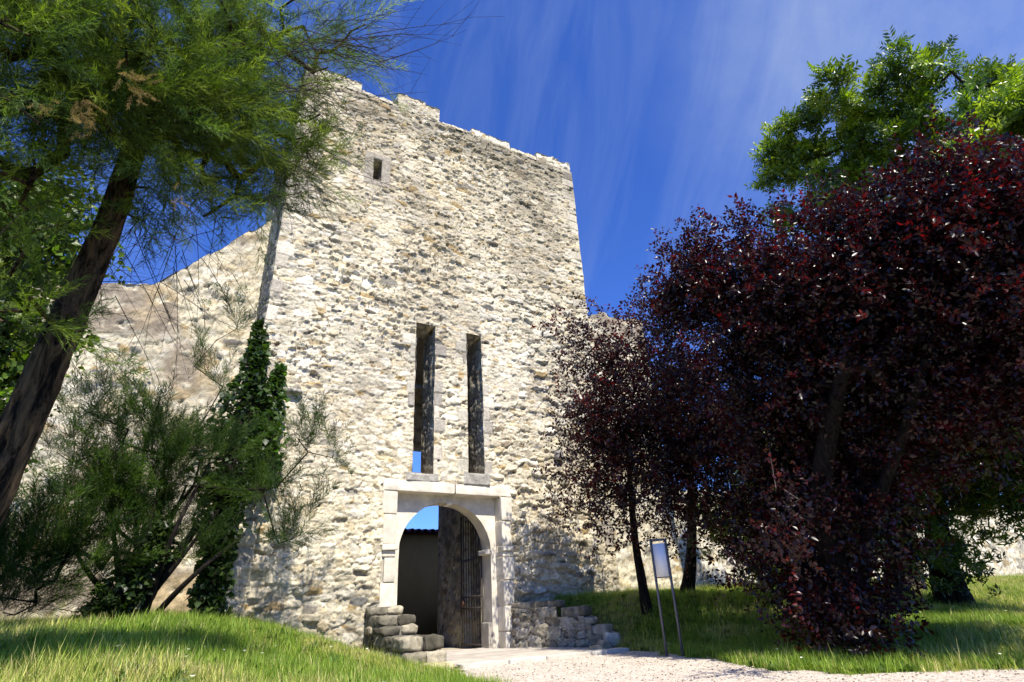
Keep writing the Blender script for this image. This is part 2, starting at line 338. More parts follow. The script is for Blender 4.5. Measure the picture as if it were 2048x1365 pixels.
def warp(P, a=.03):
    f = 1.3
    return P + a * np.stack([fbm3(P, f, 101) - .5, fbm3(P, f, 151) - .5, fbm3(P, f, 171) - .5], -1) * 2 + a * .8 * np.stack([fbm3(P, 5., 201, 1) - .5, fbm3(P, 5., 211, 1) - .5, fbm3(P, 5., 221, 1) - .5], -1)
def patch(name, O, U, Vd, Nn, w, h, res, parent=None, mt=None, seed=1, holes=(), fn=rubble, overlay=None, damp=True, top=None, w0=0, wa=.03, edge=.05, kw={}, mb=None, uo=0):
    """displaced wall sheet O + u*U + v*V with rectangular holes (u0,v0,u1,v1); top(u) trims it"""
    O, U, Vd, Nn = (np.asarray(a, float) for a in (O, U, Vd, Nn))
    us = np.linspace(0, w, max(2, int(w / res) + 1)); vs = np.linspace(0, h, max(2, int(h / res) + 1))
    for (a, b, c, d) in holes:
        for q in (a, c):
            if 0 < q < w: us[np.argmin(abs(us - q))] = q
        for q in (b, d):
            if 0 < q < h: vs[np.argmin(abs(vs - q))] = q
    A, B = np.meshgrid(us, vs, indexing='ij')
    if top is not None:                     # squeeze rows under a ragged top line
        tp = top(us)[:, None]; B = B / h * tp
    H, C = fn(A + uo, B, seed, **kw)
    if overlay: H, C = overlay(A, B, H, C)
    if damp:
        e = np.minimum(np.minimum(A, w - A), (top(us)[:, None] if top is not None else h) - B)
        for (a, b, c, d) in holes:
            dx = np.maximum(np.maximum(a - A, A - c), 0); dy = np.maximum(np.maximum(b - B, B - d), 0)
            e = np.minimum(e, np.hypot(dx, dy))
        H = H * sstep(-.01, edge, e)
    P = O + A[..., None] * U + B[..., None] * Vd + H[..., None] * Nn
    P = P.reshape(-1, 3); P = warp(P, wa) if wa else P
    nu, nv = A.shape
    i, j = np.meshgrid(np.arange(nu - 1), np.arange(nv - 1), indexing='ij')
    cu = (A[:-1, :-1] + A[1:, 1:]) / 2; cv = (B[:-1, :-1] + B[1:, 1:]) / 2; keep = np.ones(cu.shape, bool)
    for (a, b, c, d) in holes: keep &= ~((cu > a) & (cu < c) & (cv > b) & (cv < d))
    b0 = (i * nv + j)[keep]
    Q = np.stack([b0, b0 + nv, b0 + nv + 1, b0 + 1], -1)
    if np.dot(np.cross(U, Vd), Nn) < 0: Q = Q[:, ::-1]
    C = C.reshape(-1, 3)
    if mb is not None: mb.add(P, Q=Q, C=C); return None
    return mesh_obj(name, P, Fq=Q, mat=mt or M_RUBBLE, parent=parent, colr=C, smooth=False)
def block_geo(size, seed, n=6, p=9, rough=.012):
    """a squared stone: rounded, dented box centred on the origin"""
    g = np.linspace(-1, 1, n + 1); Vs = []; Q = []; off = 0
    for ax in range(3):
        for s in (-1, 1):
            A, B = np.meshgrid(g, g, indexing='ij'); P = np.zeros((n + 1, n + 1, 3)); P[..., ax] = s; P[..., (ax + 1) % 3] = A; P[..., (ax + 2) % 3] = B
            i, j = np.meshgrid(np.arange(n), np.arange(n), indexing='ij'); b0 = (off + i * (n + 1) + j).ravel()
            q = np.stack([b0, b0 + n + 1, b0 + n + 2, b0 + 1], -1); Q.append(q if s > 0 else q[:, ::-1]); Vs.append(P.reshape(-1, 3)); off += (n + 1) ** 2
    V = np.concatenate(Vs); V = V / (np.abs(V) ** p).sum(1, keepdims=True) ** (1 / p)
    V = V * np.asarray(size) / 2
    W = V + seed * 3.7
    V = V + rough * 2 * np.stack([fbm3(W, 6, 1) - .5, fbm3(W, 6, 2) - .5, fbm3(W, 6, 3) - .5], -1) + rough * np.stack([fbm3(W, 19, 4, 1) - .5, fbm3(W, 19, 5, 1) - .5, fbm3(W, 19, 6, 1) - .5], -1)
    return V, np.concatenate(Q)
def rotz(V, a):
    c, s = math.cos(a), math.sin(a); return np.stack([V[:, 0] * c - V[:, 1] * s, V[:, 0] * s + V[:, 1] * c, V[:, 2]], -1)
R = np.random.default_rng(7)

# ------------------------------------------------------------------ the tower
XL_, XR_ = 1.06, 10.95; ZB, ZT = -0.3, 15.97
TH = 0.85
SL1 = (4.87, 4.03, 5.42, 8.16); SL2 = (6.40, 4.12, 6.87, 8.14); WIN = (3.36, 12.66, 3.61, 13.42); DOOR = (4.50, -1, 7.33, 3.58)
tower = thing('gate_tower', 'tall square tower of pale rubble stone with an arched gateway and two long slits', 'tower')
def off(r): return (r[0] - XL_, r[1] - ZB, r[2] - XL_, r[3] - ZB)
SUR = (4.22, -1, 7.58, 3.80)
def quoins(A, B, H, C):
    """squared corner stones and squared stones beside the slits"""
    W = XR_ - XL_
    def course(mask, vv, ch, du, ww, sd, tone):
        j = np.floor(vv / ch); r = hash2(j, j * 0 + sd, 5); fv = vv / ch - j
        wd = ww * (.45 + .6 * ((j + sd) % 2) * hash2(j, j * 0 + sd + 8, 6) + .55 * r)
        inn = mask & (du < wd) & (hash2(j, j * 0 + sd + 2, 44) > (.5 if sd > 2 else .42))
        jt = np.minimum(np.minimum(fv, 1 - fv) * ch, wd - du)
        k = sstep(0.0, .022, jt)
        hh = .012 + .022 * r * k + (fbm(A * 6, B * 6, 77, 3) - .5) * .02 - .02 * (1 - k)
        base = np.array(tone)[None, None] * (.78 + .42 * hash2(j, j * 0 + sd + 4, 8))[..., None]
        gr = (hash2(j, j * 0 + sd, 18) > .72)[..., None]; base = np.where(gr, np.array([.40, .36, .30]) * (.9 + .2 * r)[..., None], base)
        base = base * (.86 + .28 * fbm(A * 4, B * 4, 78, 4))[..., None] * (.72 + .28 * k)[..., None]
        return inn, hh, base
    out = []
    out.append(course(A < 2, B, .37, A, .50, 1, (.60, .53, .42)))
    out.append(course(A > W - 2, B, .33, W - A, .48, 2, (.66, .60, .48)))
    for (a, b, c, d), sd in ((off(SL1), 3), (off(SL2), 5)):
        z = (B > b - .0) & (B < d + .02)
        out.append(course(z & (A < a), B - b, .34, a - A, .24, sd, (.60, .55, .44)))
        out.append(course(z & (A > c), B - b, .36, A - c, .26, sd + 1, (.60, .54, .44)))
        z2 = (B <= b) & (B > b - .3) & (A > a - .15) & (A < c + .15)
        out.append((z2, .045 + (fbm(A * 6, B * 6, 79, 3) - .5) * .03, np.array([.36, .34, .30]) * (.6 + .8 * fbm(A * 5, B * 5, 80, 4))[..., None]))
    a, b, c, d = off(WIN); dx = np.maximum(np.maximum(a - A, A - c), 0); dy = np.maximum(np.maximum(b - B, B - d), 0)
    z = (dx < .27) & (dy < .22); out.append((z, .03 + (fbm(A * 8, B * 8, 81, 3) - .5) * .012, np.array([.52, .47, .39]) * (.7 + .5 * fbm(A * 14, B * 14, 82, 3))[..., None]))
    for inn, hh, base in out:
        H = np.where(inn, hh, H); C = np.where(inn[..., None], base, C)
    # broken core showing near the foot: deep ledges
    lo = sstep(4.2, 1.4, B) * sstep(0, .3, A)
    H = H + lo * ((fbm(A * 1.6, B * 3.2, 90, 4) - .5) * .22)
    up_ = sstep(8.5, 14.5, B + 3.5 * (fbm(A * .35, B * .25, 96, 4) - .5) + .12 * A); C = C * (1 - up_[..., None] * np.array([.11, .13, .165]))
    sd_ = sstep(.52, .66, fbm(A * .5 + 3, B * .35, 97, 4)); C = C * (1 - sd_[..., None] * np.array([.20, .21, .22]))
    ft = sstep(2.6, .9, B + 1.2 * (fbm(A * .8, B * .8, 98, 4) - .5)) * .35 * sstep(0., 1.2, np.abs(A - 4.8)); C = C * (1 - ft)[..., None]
    # the pale rebuilt courses along the crest, darker mortar
    cr = sstep(15.0, 15.35, B + .35 * (vnoise(A * .7, A * 0, 91) - .5) + .1 * (A / W) )
    C = C * (1 - cr * .10)[..., None]; lum = C.mean(-1); dk = cr * sstep(.60, .50, lum) * .30 * sstep(.35, .6, fbm(A * 1.1, B * 1.1, 93, 3)); C = C * (1 - dk)[..., None]
    return H, C
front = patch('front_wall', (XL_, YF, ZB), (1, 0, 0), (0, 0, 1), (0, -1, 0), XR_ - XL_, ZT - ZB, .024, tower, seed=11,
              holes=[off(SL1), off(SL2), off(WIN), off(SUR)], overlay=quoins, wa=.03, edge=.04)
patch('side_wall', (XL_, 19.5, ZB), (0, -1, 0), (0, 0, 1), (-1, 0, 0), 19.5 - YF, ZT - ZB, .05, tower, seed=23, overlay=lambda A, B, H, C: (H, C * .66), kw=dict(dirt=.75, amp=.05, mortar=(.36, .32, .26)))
patch('side_wall', (XR_, YF, ZB), (0, 1, 0), (0, 0, 1), (1, 0, 0), 19.5 - YF, ZT - ZB, .07, tower, seed=29)
# inner faces, floor vault, back wall: plain rubble in shade
mb = MB()
inner_holes = [(a - XL_, b - ZB, c - XL_, d - ZB) for a, b, c, d in (SL1, SL2, WIN, (4.72, -1, 7.12, 3.5))]
patch('', (XL_, YF + TH, ZB), (1, 0, 0), (0, 0, 1), (0, 1, 0), XR_ - XL_, ZT - ZB, .2, seed=31, holes=inner_holes, mb=mb, wa=0, damp=False, kw=dict(flat=.9))
mb.build('inner_face', M_RUBBLE, tower)
mb = MB()
for (X, y0, y1, n) in ((7.38, YF + TH, 15.15, -1), (7.16, 15.15, 16.95, -1), (3.9, YF + TH, 19.4, 1)):
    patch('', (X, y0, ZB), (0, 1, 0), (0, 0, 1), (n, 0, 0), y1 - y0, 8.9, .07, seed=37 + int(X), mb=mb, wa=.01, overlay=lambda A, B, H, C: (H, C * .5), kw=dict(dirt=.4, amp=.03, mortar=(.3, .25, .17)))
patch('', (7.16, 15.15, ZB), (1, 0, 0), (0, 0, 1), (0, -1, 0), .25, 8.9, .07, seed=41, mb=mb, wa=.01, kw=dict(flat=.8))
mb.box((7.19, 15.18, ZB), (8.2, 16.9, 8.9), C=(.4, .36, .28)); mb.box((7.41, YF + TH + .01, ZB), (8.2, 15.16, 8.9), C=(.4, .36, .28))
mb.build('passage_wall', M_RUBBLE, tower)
mb = MB()
patch('', (XL_, 18.8, 6.3), (1, 0, 0), (0, 0, 1), (0, -1, 0), XR_ - XL_, 9.6, .12, seed=43, mb=mb, wa=.01, kw=dict(dirt=.3))
patch('', (XL_, 19.5, 6.3), (1, 0, 0), (0, 0, 1), (0, 1, 0), XR_ - XL_, 9.6, .15, seed=44, mb=mb, wa=0)
mb.box((XL_ + .02, 18.82, 6.28), (XR_ - .02, 19.48, 6.5), C=(.4, .36, .28))
mb.box((8.4, 18.84, ZB), (XR_ - .04, 19.46, 6.3), C=(.45, .4, .3)); mb.box((XL_ + .04, 18.84, ZB), (4.0, 19.46, 6.3), C=(.45, .4, .3))
mb.build('back_wall', M_RUBBLE, tower)
mb = MB(); mb.box((XL_ + .5, YF + TH + .02, 8.5), (XR_ - .5, 18.8, 8.8), C=(.4, .36, .28)); mb.build('vault', M_RUBBLE, tower)
mb = MB(); mb.box((XL_ + .5, YF + TH + .02, 14.6), (XR_ - .5, 18.8, 14.85), C=(.4, .36, .28)); mb.build('sun_block_slab', M_RUBBLE, tower)  # unseen slab added to keep sun off the inside behind the little window
mb = MB(); mb.box((XL_ + .06, YF + .03, ZT - .5), (XR_ - .06, YF + TH - .01, ZT - .03), C=(.5, .45, .36))
mb.box((XL_ + .05, YF + TH, ZT - .4), (XL_ + .6, 19.4, ZT - .03), C=(.5, .45, .36)); mb.box((XR_ - .6, YF + TH, ZT - .4), (XR_ - .05, 19.4, ZT - .03), C=(.5, .45, .36)); mb.build('wall_head', M_RUBBLE, tower)
# reveals of slits and little window
for (a, b, c, d) in (SL1, SL2, WIN):
    mb = MB(); y0 = YF - .015; dp = TH + .03; rs = .035
    kws = dict(dirt=.5, amp=.022, cw=.3, ch=.34, flat=.2, mortar=(.22, .19, .14))
    patch('', (c, y0, b), (0, 1, 0), (0, 0, 1), (-1, 0, 0), dp, d - b, rs, seed=51, mb=mb, wa=.0, kw=kws, overlay=lambda A, B, H, C: (H, C * .62))  # right reveal's colour darkened to stand for deep shade in the opening
    patch('', (a, y0, b), (0, 1, 0), (0, 0, 1), (1, 0, 0), dp, d - b, rs, seed=53, mb=mb, wa=.0, kw=kws)
    patch('', (a, y0, d), (0, 1, 0), (1, 0, 0), (0, 0, -1), dp, c - a, rs, seed=55, mb=mb, wa=.0, kw=kws)
    patch('', (a, y0, b), (0, 1, 0), (1, 0, 0), (0, 0, 1), dp, c - a, rs, seed=57, mb=mb, wa=.0, kw=kws)
    mb.build('slit_reveal', M_RUBBLE, tower)
# crest: battered merlons and low courses, each its own part
for k, (x0, x1, zt) in enumerate([(1.12, 2.78, 16.30), (2.80, 3.94, 16.0), (3.98, 5.46, 16.55), (5.5, 6.66, 16.02), (6.68, 8.22, 16.24), (8.25, 9.34, 16.03), (9.38, 10.9, 16.34)]):
    mb = MB(); z0 = ZT - .06; hh = zt - z0; rr = dict(amp=.03, cw=.32, ch=.17, mortar=(.36, .32, .26))
    tp = (lambda zz, s: (lambda u: zz + .10 * (vnoise(np.floor(u * 3.1) + s, u * 0, 60) - .5) + .05 * (vnoise(u * 6 + s, u * 0, 61) - .5)))(hh, k * 5)
    W_ = x1 - x0; D_ = .55; tl = lambda u: u * 0 + tp(np.array([0.]))[0]; tr_ = lambda u: u * 0 + tp(np.array([W_]))[0]
    patch('', (x0, YF - .005, z0), (1, 0, 0), (0, 0, 1), (0, -1, 0), W_, hh, .035, seed=63 + k, mb=mb, top=tp, kw=rr, damp=False, wa=.01)
    patch('', (x0, YF, z0), (0, 1, 0), (0, 0, 1), (-1, 0, 0), D_, hh, .05, seed=64 + k, mb=mb, top=tl, kw=rr, wa=.01)
    patch('', (x1, YF, z0), (0, 1, 0), (0, 0, 1), (1, 0, 0), D_, hh, .05, seed=65 + k, mb=mb, top=tr_, kw=rr, wa=.01)
    u = np.linspace(0, W_, 30); t = tp(u); Vt = np.concatenate([np.stack([x0 + u, u * 0 + YF - .03, z0 + t], -1), np.stack([x0 + u, u * 0 + YF + D_, z0 + t], -1), np.stack([x0 + u, u * 0 + YF + D_, z0 + t * 0], -1)])
    i = np.arange(29); mb.add(Vt, Q=np.concatenate([np.stack([i, i + 1, i + 31, i + 30], -1), np.stack([i + 30, i + 31, i + 61, i + 60], -1)]), C=(.5, .46, .38))
    mb.build('merlon' if k in (0, 2, 4, 6) else 'crest_course', M_RUBBLE, tower)
# dressed surround, recess and arch
PALE = np.array([.70, .64, .53])
def stone(name, lo, hi, seed, c=PALE, parent=tower, m=M_DRESSED, rough=.008, rot=0, p=14):
    lo, hi = np.array(lo, float), np.array(hi, float); V, Q = block_geo(hi - lo, seed, 8, p, rough)
    if rot: V = rotz(V, rot)
    return mesh_obj(name, V + (lo + hi) / 2, Fq=Q, mat=m, parent=parent, colr=np.tile(np.asarray(c) * (.93 + .14 * R.random()), (len(V), 1)), smooth=False)
y1 = YF + .34
zz = [-.1, .42, .98, 1.55, 2.08, 2.22]
ws = [.30, .26, .34, .22, .30]
for k in range(4): stone('jamb_block', (4.53 - ws[k] - .05, YF - .03 - .01 * (k % 2), zz[k]), (4.53, y1, zz[k + 1] - .008), k)
for k in range(4): stone('jamb_block', (7.31, YF - .03 - .01 * (k % 2), zz[k]), (7.31 + .29 + .03 * (k % 2), y1, zz[k + 1] - .008), 10 + k)
stone('impost', (4.18, YF - .10, 2.22), (4.56, YF + .2, 2.36), 20); stone('impost', (7.29, YF - .09, 2.22), (7.60, YF + .2, 2.34), 21)
stone('jamb_block', (4.20, YF - .03, 2.08), (4.53, y1, 2.215), 22); stone('jamb_block', (7.31, YF - .03, 2.08), (7.61, y1, 2.215), 23)
stone('jamb_block', (4.20, YF - .03, 2.365), (4.53, y1, 3.02), 24); stone('jamb_block', (4.16, YF - .02, 3.028), (4.53, y1, 3.56), 25)
stone('jamb_block', (7.31, YF - .035, 2.345), (7.58, y1, 2.95), 26); stone('jamb_block', (7.31, YF - .04, 2.958), (7.64, y1, 3.55), 27)
stone('lintel', (4.14, YF - .018, 3.57), (6.02, YF + TH - .02, 3.84), 28, rough=.012, p=40); stone('lintel', (6.025, YF - .014, 3.565), (7.66, YF + TH - .02, 3.82), 29, rough=.012, p=40)
for lo_, hi_ in (((4.2, YF + .02, -.2), (4.52, YF + TH - .005, 3.9)), ((7.335, YF + .02, -.2), (7.6, YF + TH - .005, 3.9))):
    mbx = MB(); mbx.box(lo_, hi_, C=PALE * .8); mbx.build('jamb_core', M_DRESSED, tower)
# arch plate: spandrel wall with elliptical head, soffit and jambs
def arch_plate():
    cx, a, bb, zs = 5.94, 1.22, 1.16, 2.24; yA, yB = YF + .33, YF + .80; x0, x1, zt = 4.53, 7.32, 3.60
    th = np.linspace(np.pi, 0, 41); wob = 1 + .012 * (vnoise(th * 5, th * 0, 3) - .5)
    ar = np.stack([cx + a * np.cos(th) * wob, zs + bb * np.sin(th) * wob], -1)
    inn = np.concatenate([[(cx - a, -.1)], [(cx - a, z) for z in np.linspace(.3, 2.0, 6)], ar, [(cx + a, z) for z in np.linspace(2.0, .3, 6)], [(cx + a, -.1)]])
    outp = []
    for (x, z) in inn:
        if z <= zs: outp.append((x0 if x < cx else x1, z))
        else:
            dx, dz = x - cx, z - zs; t = min(((x1 - cx) / abs(dx)) if abs(dx) > 1e-6 else 9e9, (zt - zs) / dz); outp.append((cx + dx * t, zs + dz * t))
    outp = np.array(outp); mb = MB(); n = len(inn); k = 9
    # fill spandrel corners exactly
    for cxn in (x0, x1):
        i = np.argmin(np.hypot(outp[:, 0] - cxn, outp[:, 1] - zt)); outp[i] = (cxn, zt)
    T = np.linspace(0, 1, k)
    for Yp, flip in ((yA, False), (yB, True)):
        P = inn[:, None] * (1 - T)[None, :, None] + outp[:, None] * T[None, :, None]
        V = np.stack([P[..., 0], np.full(P.shape[:2], Yp) + (fbm(P[..., 0] * 3, P[..., 1] * 3, 4) - .5) * .02, P[..., 1]], -1).reshape(-1, 3)
        i, j = np.meshgrid(np.arange(n - 1), np.arange(k - 1), indexing='ij'); b = (i * k + j).ravel(); Q = np.stack([b, b + k, b + k + 1, b + 1], -1)
        C = (PALE * .98)[None] * (.88 + .24 * fbm(V[:, 0] * 2, V[:, 2] * 2, 9, 3))[:, None]
        mb.add(V, Q=Q[:, ::-1] if flip else Q, C=C)
    D = np.linspace(yA, yB, 8); V = np.stack([np.repeat(inn[:, 0], 8), np.tile(D, n), np.repeat(inn[:, 1], 8)], -1)
    V[:, 0] += (vnoise(V[:, 1] * 7, V[:, 2] * 7, 3) - .5) * .015
    i, j = np.meshgrid(np.arange(n - 1), np.arange(7), indexing='ij'); b = (i * 8 + j).ravel()
    mb.add(V, Q=np.stack([b, b + 1, b + 9, b + 8], -1), C=PALE * .82)
    return mb.build('arch', M_DRESSED, tower)
arch_plate()
stone('impost', (7.0, YF + .30, 2.17), (7.19, YF + .74, 2.28), 31); stone('keystone', (5.93, YF + .30, 3.34), (6.08, YF + .6, 3.44), 32)
stone('jamb_foot', (7.06, YF + .35, -.05), (7.19, YF + .77, .62), 33, c=(.42, .38, .32))
stone('threshold_stone', (6.62, YF - .25, -.05), (7.32, YF + .3, .06), 34, rough=.015)
# iron gate leaf, swung open against the passage wall: part of the tower
gate = bpy.data.objects.new('gate', None); COL.objects.link(gate); gate.parent = tower
gate['label'] = 'black iron bar gate leaf swung open inside the arch'
gy0, gy1 = 13.92, 15.05; gx = lambda y: 7.05 + (15.05 - y) * .035; IR = (.035, .028, .024)
def gz(y): t = (y - gy0) / 1.2; return 2.2 + 1.1 * math.sqrt(max(0, 1 - (1 - min(t, 1)) ** 2))
for k in range(9):
    y = gy0 + (gy1 - gy0) * k / 8; mb = MB(); r = .013 if 0 < k < 8 else .022
    mb.tube([(gx(y), y, .06), (gx(y), y, gz(y))], r, 6, C=IR); mb.build('bar', M_IRON, gate)
for z in (.12, .95, 1.22, 2.12):
    mb = MB(); mb.box((-.009, 0, z - .028), (.009, gy1 - gy0 + .02, z + .028), C=IR); V = mb.V[0]
    V[:, 1] += gy0 - .01; V[:, 0] += np.array([gx(v) for v in V[:, 1]]) - .012; mb.build('rail', M_IRON, gate)
mb = MB(); ysx = np.linspace(gy0, gy1, 14); mb.tube([(gx(y), y, gz(y)) for y in ysx], .016, 6, C=IR); mb.build('top_rail', M_IRON, gate)
mb = MB(); mb.box((7.0, 14.85, 1.0), (7.06, 15.03, 1.17), C=(.07, .03, .02)); mb.build('lock', M_IRON, gate)
# protruding corbel and putlog stub
V, Q = block_geo((.46, .26, .15), 9, 8, 2.6, .02); mb = MB(); p = aty(583, 783, YF - .06); mb.add(V + p, Q=Q, C=(.36, .33, .29)); mb.build('corbel', M_BLOCK, tower)
V, Q = block_geo((.26, .3, .24), 19, 8, 5, .02); mb = MB(); p = aty(1116, 912, YF - .05); mb.add(V + p, Q=Q, C=(.26, .25, .23)); mb.build('corbel', M_BLOCK, tower)
rebase(tower, (6, 16, 0))

# ------------------------------------------------------------------ curtain walls
def prof(pts, Y):
    P = np.array([aty(x, y, Y) for x, y in pts]); return P[:, 0], P[:, 2]
def wall_thing(name, label, pts, Y, x0, x1, seed, res, thick, fn=rubble, kw={}, jag=.12, xl=None):
    t = thing(name, label, 'stone wall'); px, pz = prof(pts, Y)
    def top(u):
        x = u + x0; return np.interp(x, px, pz) + jag * (vnoise(np.floor(x * 2.2), u * 0, seed) - .5) + .5 * jag * (vnoise(x * 7, u * 0, seed + 1) - .5) + .3
    patch('face', (x0, Y, -.3), (1, 0, 0), (0, 0, 1), (0, -1, 0), x1 - x0, 9, res, t, seed=seed, top=top, fn=fn, kw=kw, damp=False, wa=.03)
    u = np.linspace(0, x1 - x0, int((x1 - x0) / .12)); z = top(u) - .3; n = len(u)
    Vt = np.concatenate([np.stack([x0 + u, u * 0 + Y - .02, z - .01], -1), np.stack([x0 + u, u * 0 + Y + thick, z], -1), np.stack([x0 + u, u * 0 + Y + thick, u * 0 - .3], -1)])
    i = np.arange(n - 1); mb = MB(); mb.add(Vt, Q=np.concatenate([np.stack([i, i + 1, i + n + 1, i + n], -1), np.stack([i + n, i + n + 1, i + 2 * n + 1, i + 2 * n], -1)]), C=(.42, .38, .30)); mb.build('coping', M_RUBBLE, t)
    for X, s in ((x0, -1), (x1, 1)):
        tt = (lambda h: (lambda u: u * 0 + h))(top(np.array([X - x0]))[0] - .02)
        patch('end_face', (X, Y, -.3), (0, 1, 0), (0, 0, 1), (s, 0, 0), thick, 9, .08, t, seed=seed + 5, top=tt, wa=.01)
    rebase(t, ((x0 + x1) / 2, Y, 0)); return t
wall_thing('rampart_wall', 'weathered plastered rampart wall rising in a curve to the left of the tower', [(-700, 520), (-300, 545), (0, 560), (100, 548), (200, 570), (262, 566), (310, 570), (350, 545), (400, 520), (470, 480), (525, 450), (560, 425)], 16.3, -22, XL_ - .01, 71, .04, 1.2, plaster_rubble)
wall_thing('rampart_wall', 'shorter rampart stub with a broken grey crest right of the tower', [(1150, 634), (1170, 634), (1200, 627), (1215, 633), (1250, 637), (1275, 640), (1292, 644)], 14.2, XR_ + .01, 14.45, 81, .045, 1.4, plaster_rubble)
mb_ = thing('boundary_wall', 'low coursed stone wall behind the lawn under the trees at right', 'stone wall')
def btop(u): return 4.6 + .15 * (vnoise(np.floor(u * 1.5), u * 0, 3) - .5) + u * 0 + .3
dirv = np.array([1, -.06, 0]); dirv /= np.linalg.norm(dirv)
patch('face', (14.46, 15.4, -.3), dirv, (0, 0, 1), (-.06, -1, 0), 46, 5, .07, mb_, seed=91, top=btop, kw=dict(cw=.5, ch=.2, amp=.05, dirt=.3, mortar=(.22, .19, .14)), damp=False, wa=.02)
mb = MB(); mb.box((14.46, 15.43, -.3), (60, 16.2, 4.4), C=(.4, .36, .28)); o = mb.build('core', M_RUBBLE, mb_)
me = o.data
for v in me.vertices: v.co.y -= (v.co.x - 14.46) * .06
rebase(mb_, (30, 15.5, 0))
# building seen through the gateway
rb = thing('rear_building', 'plain shaded building with a tiled eave seen through the gateway', 'building')
mb = MB(); mb.box((-2, 24, -.3), (16, 32, 3.95), C=(.34, .19, .065)); mb.build('wall', M_PLASTER, rb)
mb = MB()
for k in range(60):
    x = -2.3 + k * .31; mb.tube([(x, 23.72 + .03 * (k % 3), 4.05), (x, 28, 4.35)], .1, 8, C=np.array([.17, .06, .08]) * (.8 + .4 * R.random()))
mb.add([(-2.4, 23.75, 3.97), (16.4, 23.75, 3.97), (16.4, 28, 4.3), (-2.4, 28, 4.3), (-2.4, 32.2, 3.97), (16.4, 32.2, 3.97)], Q=[(0, 1, 2, 3), (3, 2, 5, 4)], C=(.16, .06, .08))
mb.build('roof', M_TILE, rb); rebase(rb, (7, 28, 0))

# ------------------------------------------------------------------ approach: parapets, deck, slab
def parapet(label, P0, P1, courses, thick, seed, side, face=False):
    t = thing('stepped_parapet', label, 'parapet', group='stepped stone parapets flanking the gate ramp'); P0 = np.array(P0); P1 = np.array(P1); d = P1 - P0; Ln = np.linalg.norm(d); d /= Ln; nrm = np.array([-d[1], d[0]]) * side
    ang = math.atan2(d[1], d[0]); r = np.random.default_rng(seed)
    mbc = MB()
    if face:
        def ptop(u):
            z = u * 0 + .1
            for (z0, z1, s0, s1) in courses: z = np.where(u < s1 - .03, np.maximum(z, z0), z)
            return z + .15 + .02
        n3 = np.array([-nrm[0], -nrm[1], 0.]); patch('face', (P0[0] + n3[0] * .0, P0[1] + n3[1] * .0, -.15), (d[0], d[1], 0), (0, 0, 1), n3, Ln * 1.03, 1.3, .03, t, seed=seed + 40, top=ptop, overlay=lambda A, B, H, C: (H, C * .5), kw=dict(cw=.3, ch=.2, amp=.06, dirt=.9, mortar=(.17, .15, .11)), damp=False, wa=.02)
    for (z0, z1, s0, s1) in courses:
        if face: s0 = s1 - (1.25 if z0 > .8 else .62 if z0 > .3 else .45)
        s = s0
        while s < s1 - .05:
            w = min(r.uniform(.32, .62), s1 - s)
            if s1 - s - w < .2: w = s1 - s
            nt_ = 2 if thick > .6 else 1
            for q in range(nt_):
                tk = thick / nt_
                V, Q = block_geo((w - .012, tk - .01, z1 - z0 - .008), r.integers(1, 99), 7, r.choice([4, 6, 8]), .034)
                V = rotz(V, ang + r.normal(0, .06)) + np.array([*(P0 + d * (s + w / 2 + r.normal(0, .012)) + nrm * (tk * (q + .5) + r.normal(0, .02))), (z0 + z1) / 2])
                c = np.array([.15, .135, .10]) * r.uniform(.5, 1.5)
                if z0 < .2 or r.random() < .2: c = np.array([.34, .30, .22]) * r.uniform(.7, 1.15)
                mesh_obj('block', V, Fq=Q, mat=M_BLOCK, parent=t, colr=np.tile(c, (len(V), 1)))
            s += w
        c0 = P0 + d * (s0 + s1 - .08) / 2 + nrm * thick / 2; V, Q = block_geo((s1 - s0 - .1, thick - .07, z1 - z0 + .02), 2, 3, 20, .0)
        mbc.add(rotz(V, ang) + np.array([*c0, (z0 + z1) / 2 - .02]), Q=Q, C=(.22, .2, .16))
    mbc.build('mortar_core', M_BLOCK, t); rebase(t, (*P0, 0)); return t
parapet('stepped dry stone parapet on the left side of the gate ramp', (4.66, 13.16), (4.66, 10.4),
        [(-.1, .06, 0, 2.82), (.06, .29, 0, 2.68), (.29, .53, 0, 2.5), (.53, .70, 0, 1.32), (.70, .89, 0, 1.05), (.89, 1.07, 0, .42)], .8, 5, -1)
parapet('mossy stepped parapet right of the gate ramp ending in a pale block', (7.45, 13.10), (8.62, 11.18),
        [(-.1, .25, 0, 2.3), (.25, .49, 0, 2.40), (.49, .66, 0, 2.1), (.66, .88, 0, 1.9), (.88, 1.03, 0, 1.25)], .5, 8, 1, True)
def boulder(label, px, py, Y, size, seed, c, cat='rock', name='rock'):
    p = aty(px, py, Y); r = np.random.default_rng(seed); V, Q = block_geo(size, seed, 8, 3.2, .035); V = rotz(V, r.uniform(0, 3))
    p[2] = height(np.array([p[0]]), np.array([p[1]]))[0] + size[2] * .32
    o = mesh_obj(name, V, Fq=Q, mat=M_BLOCK, colr=np.tile(c, (len(V), 1)), smooth=False); o.location = p; tag(o, label, cat); return o
boulder('pale squarish rock at the outer end of the right parapet', 1222, 1272, 11.15, (.42, .36, .34), 4, (.55, .5, .40))
boulder('small rounded brown rock beside the pale rock by the right parapet', 1208, 1292, 10.9, (.3, .3, .24), 6, (.36, .31, .22))
boulder('low flat ochre rock at the foot of the right parapet', 1192, 1302, 10.75, (.5, .3, .14), 8, (.5, .43, .28))
boulder('flat yellowish footing stone at the end of the left parapet', 870, 1338, 10.15, (.62, .4, .16), 9, (.52, .45, .27))
boulder('tiny pale stone in the grass behind the sign post', 1335, 1272, 9.6, (.14, .12, .1), 11, (.55, .48, .36))
deck = thing('plank_deck', 'weathered grey plank deck on the ramp leading into the gateway', 'deck')
yy = 10.42; k = 0
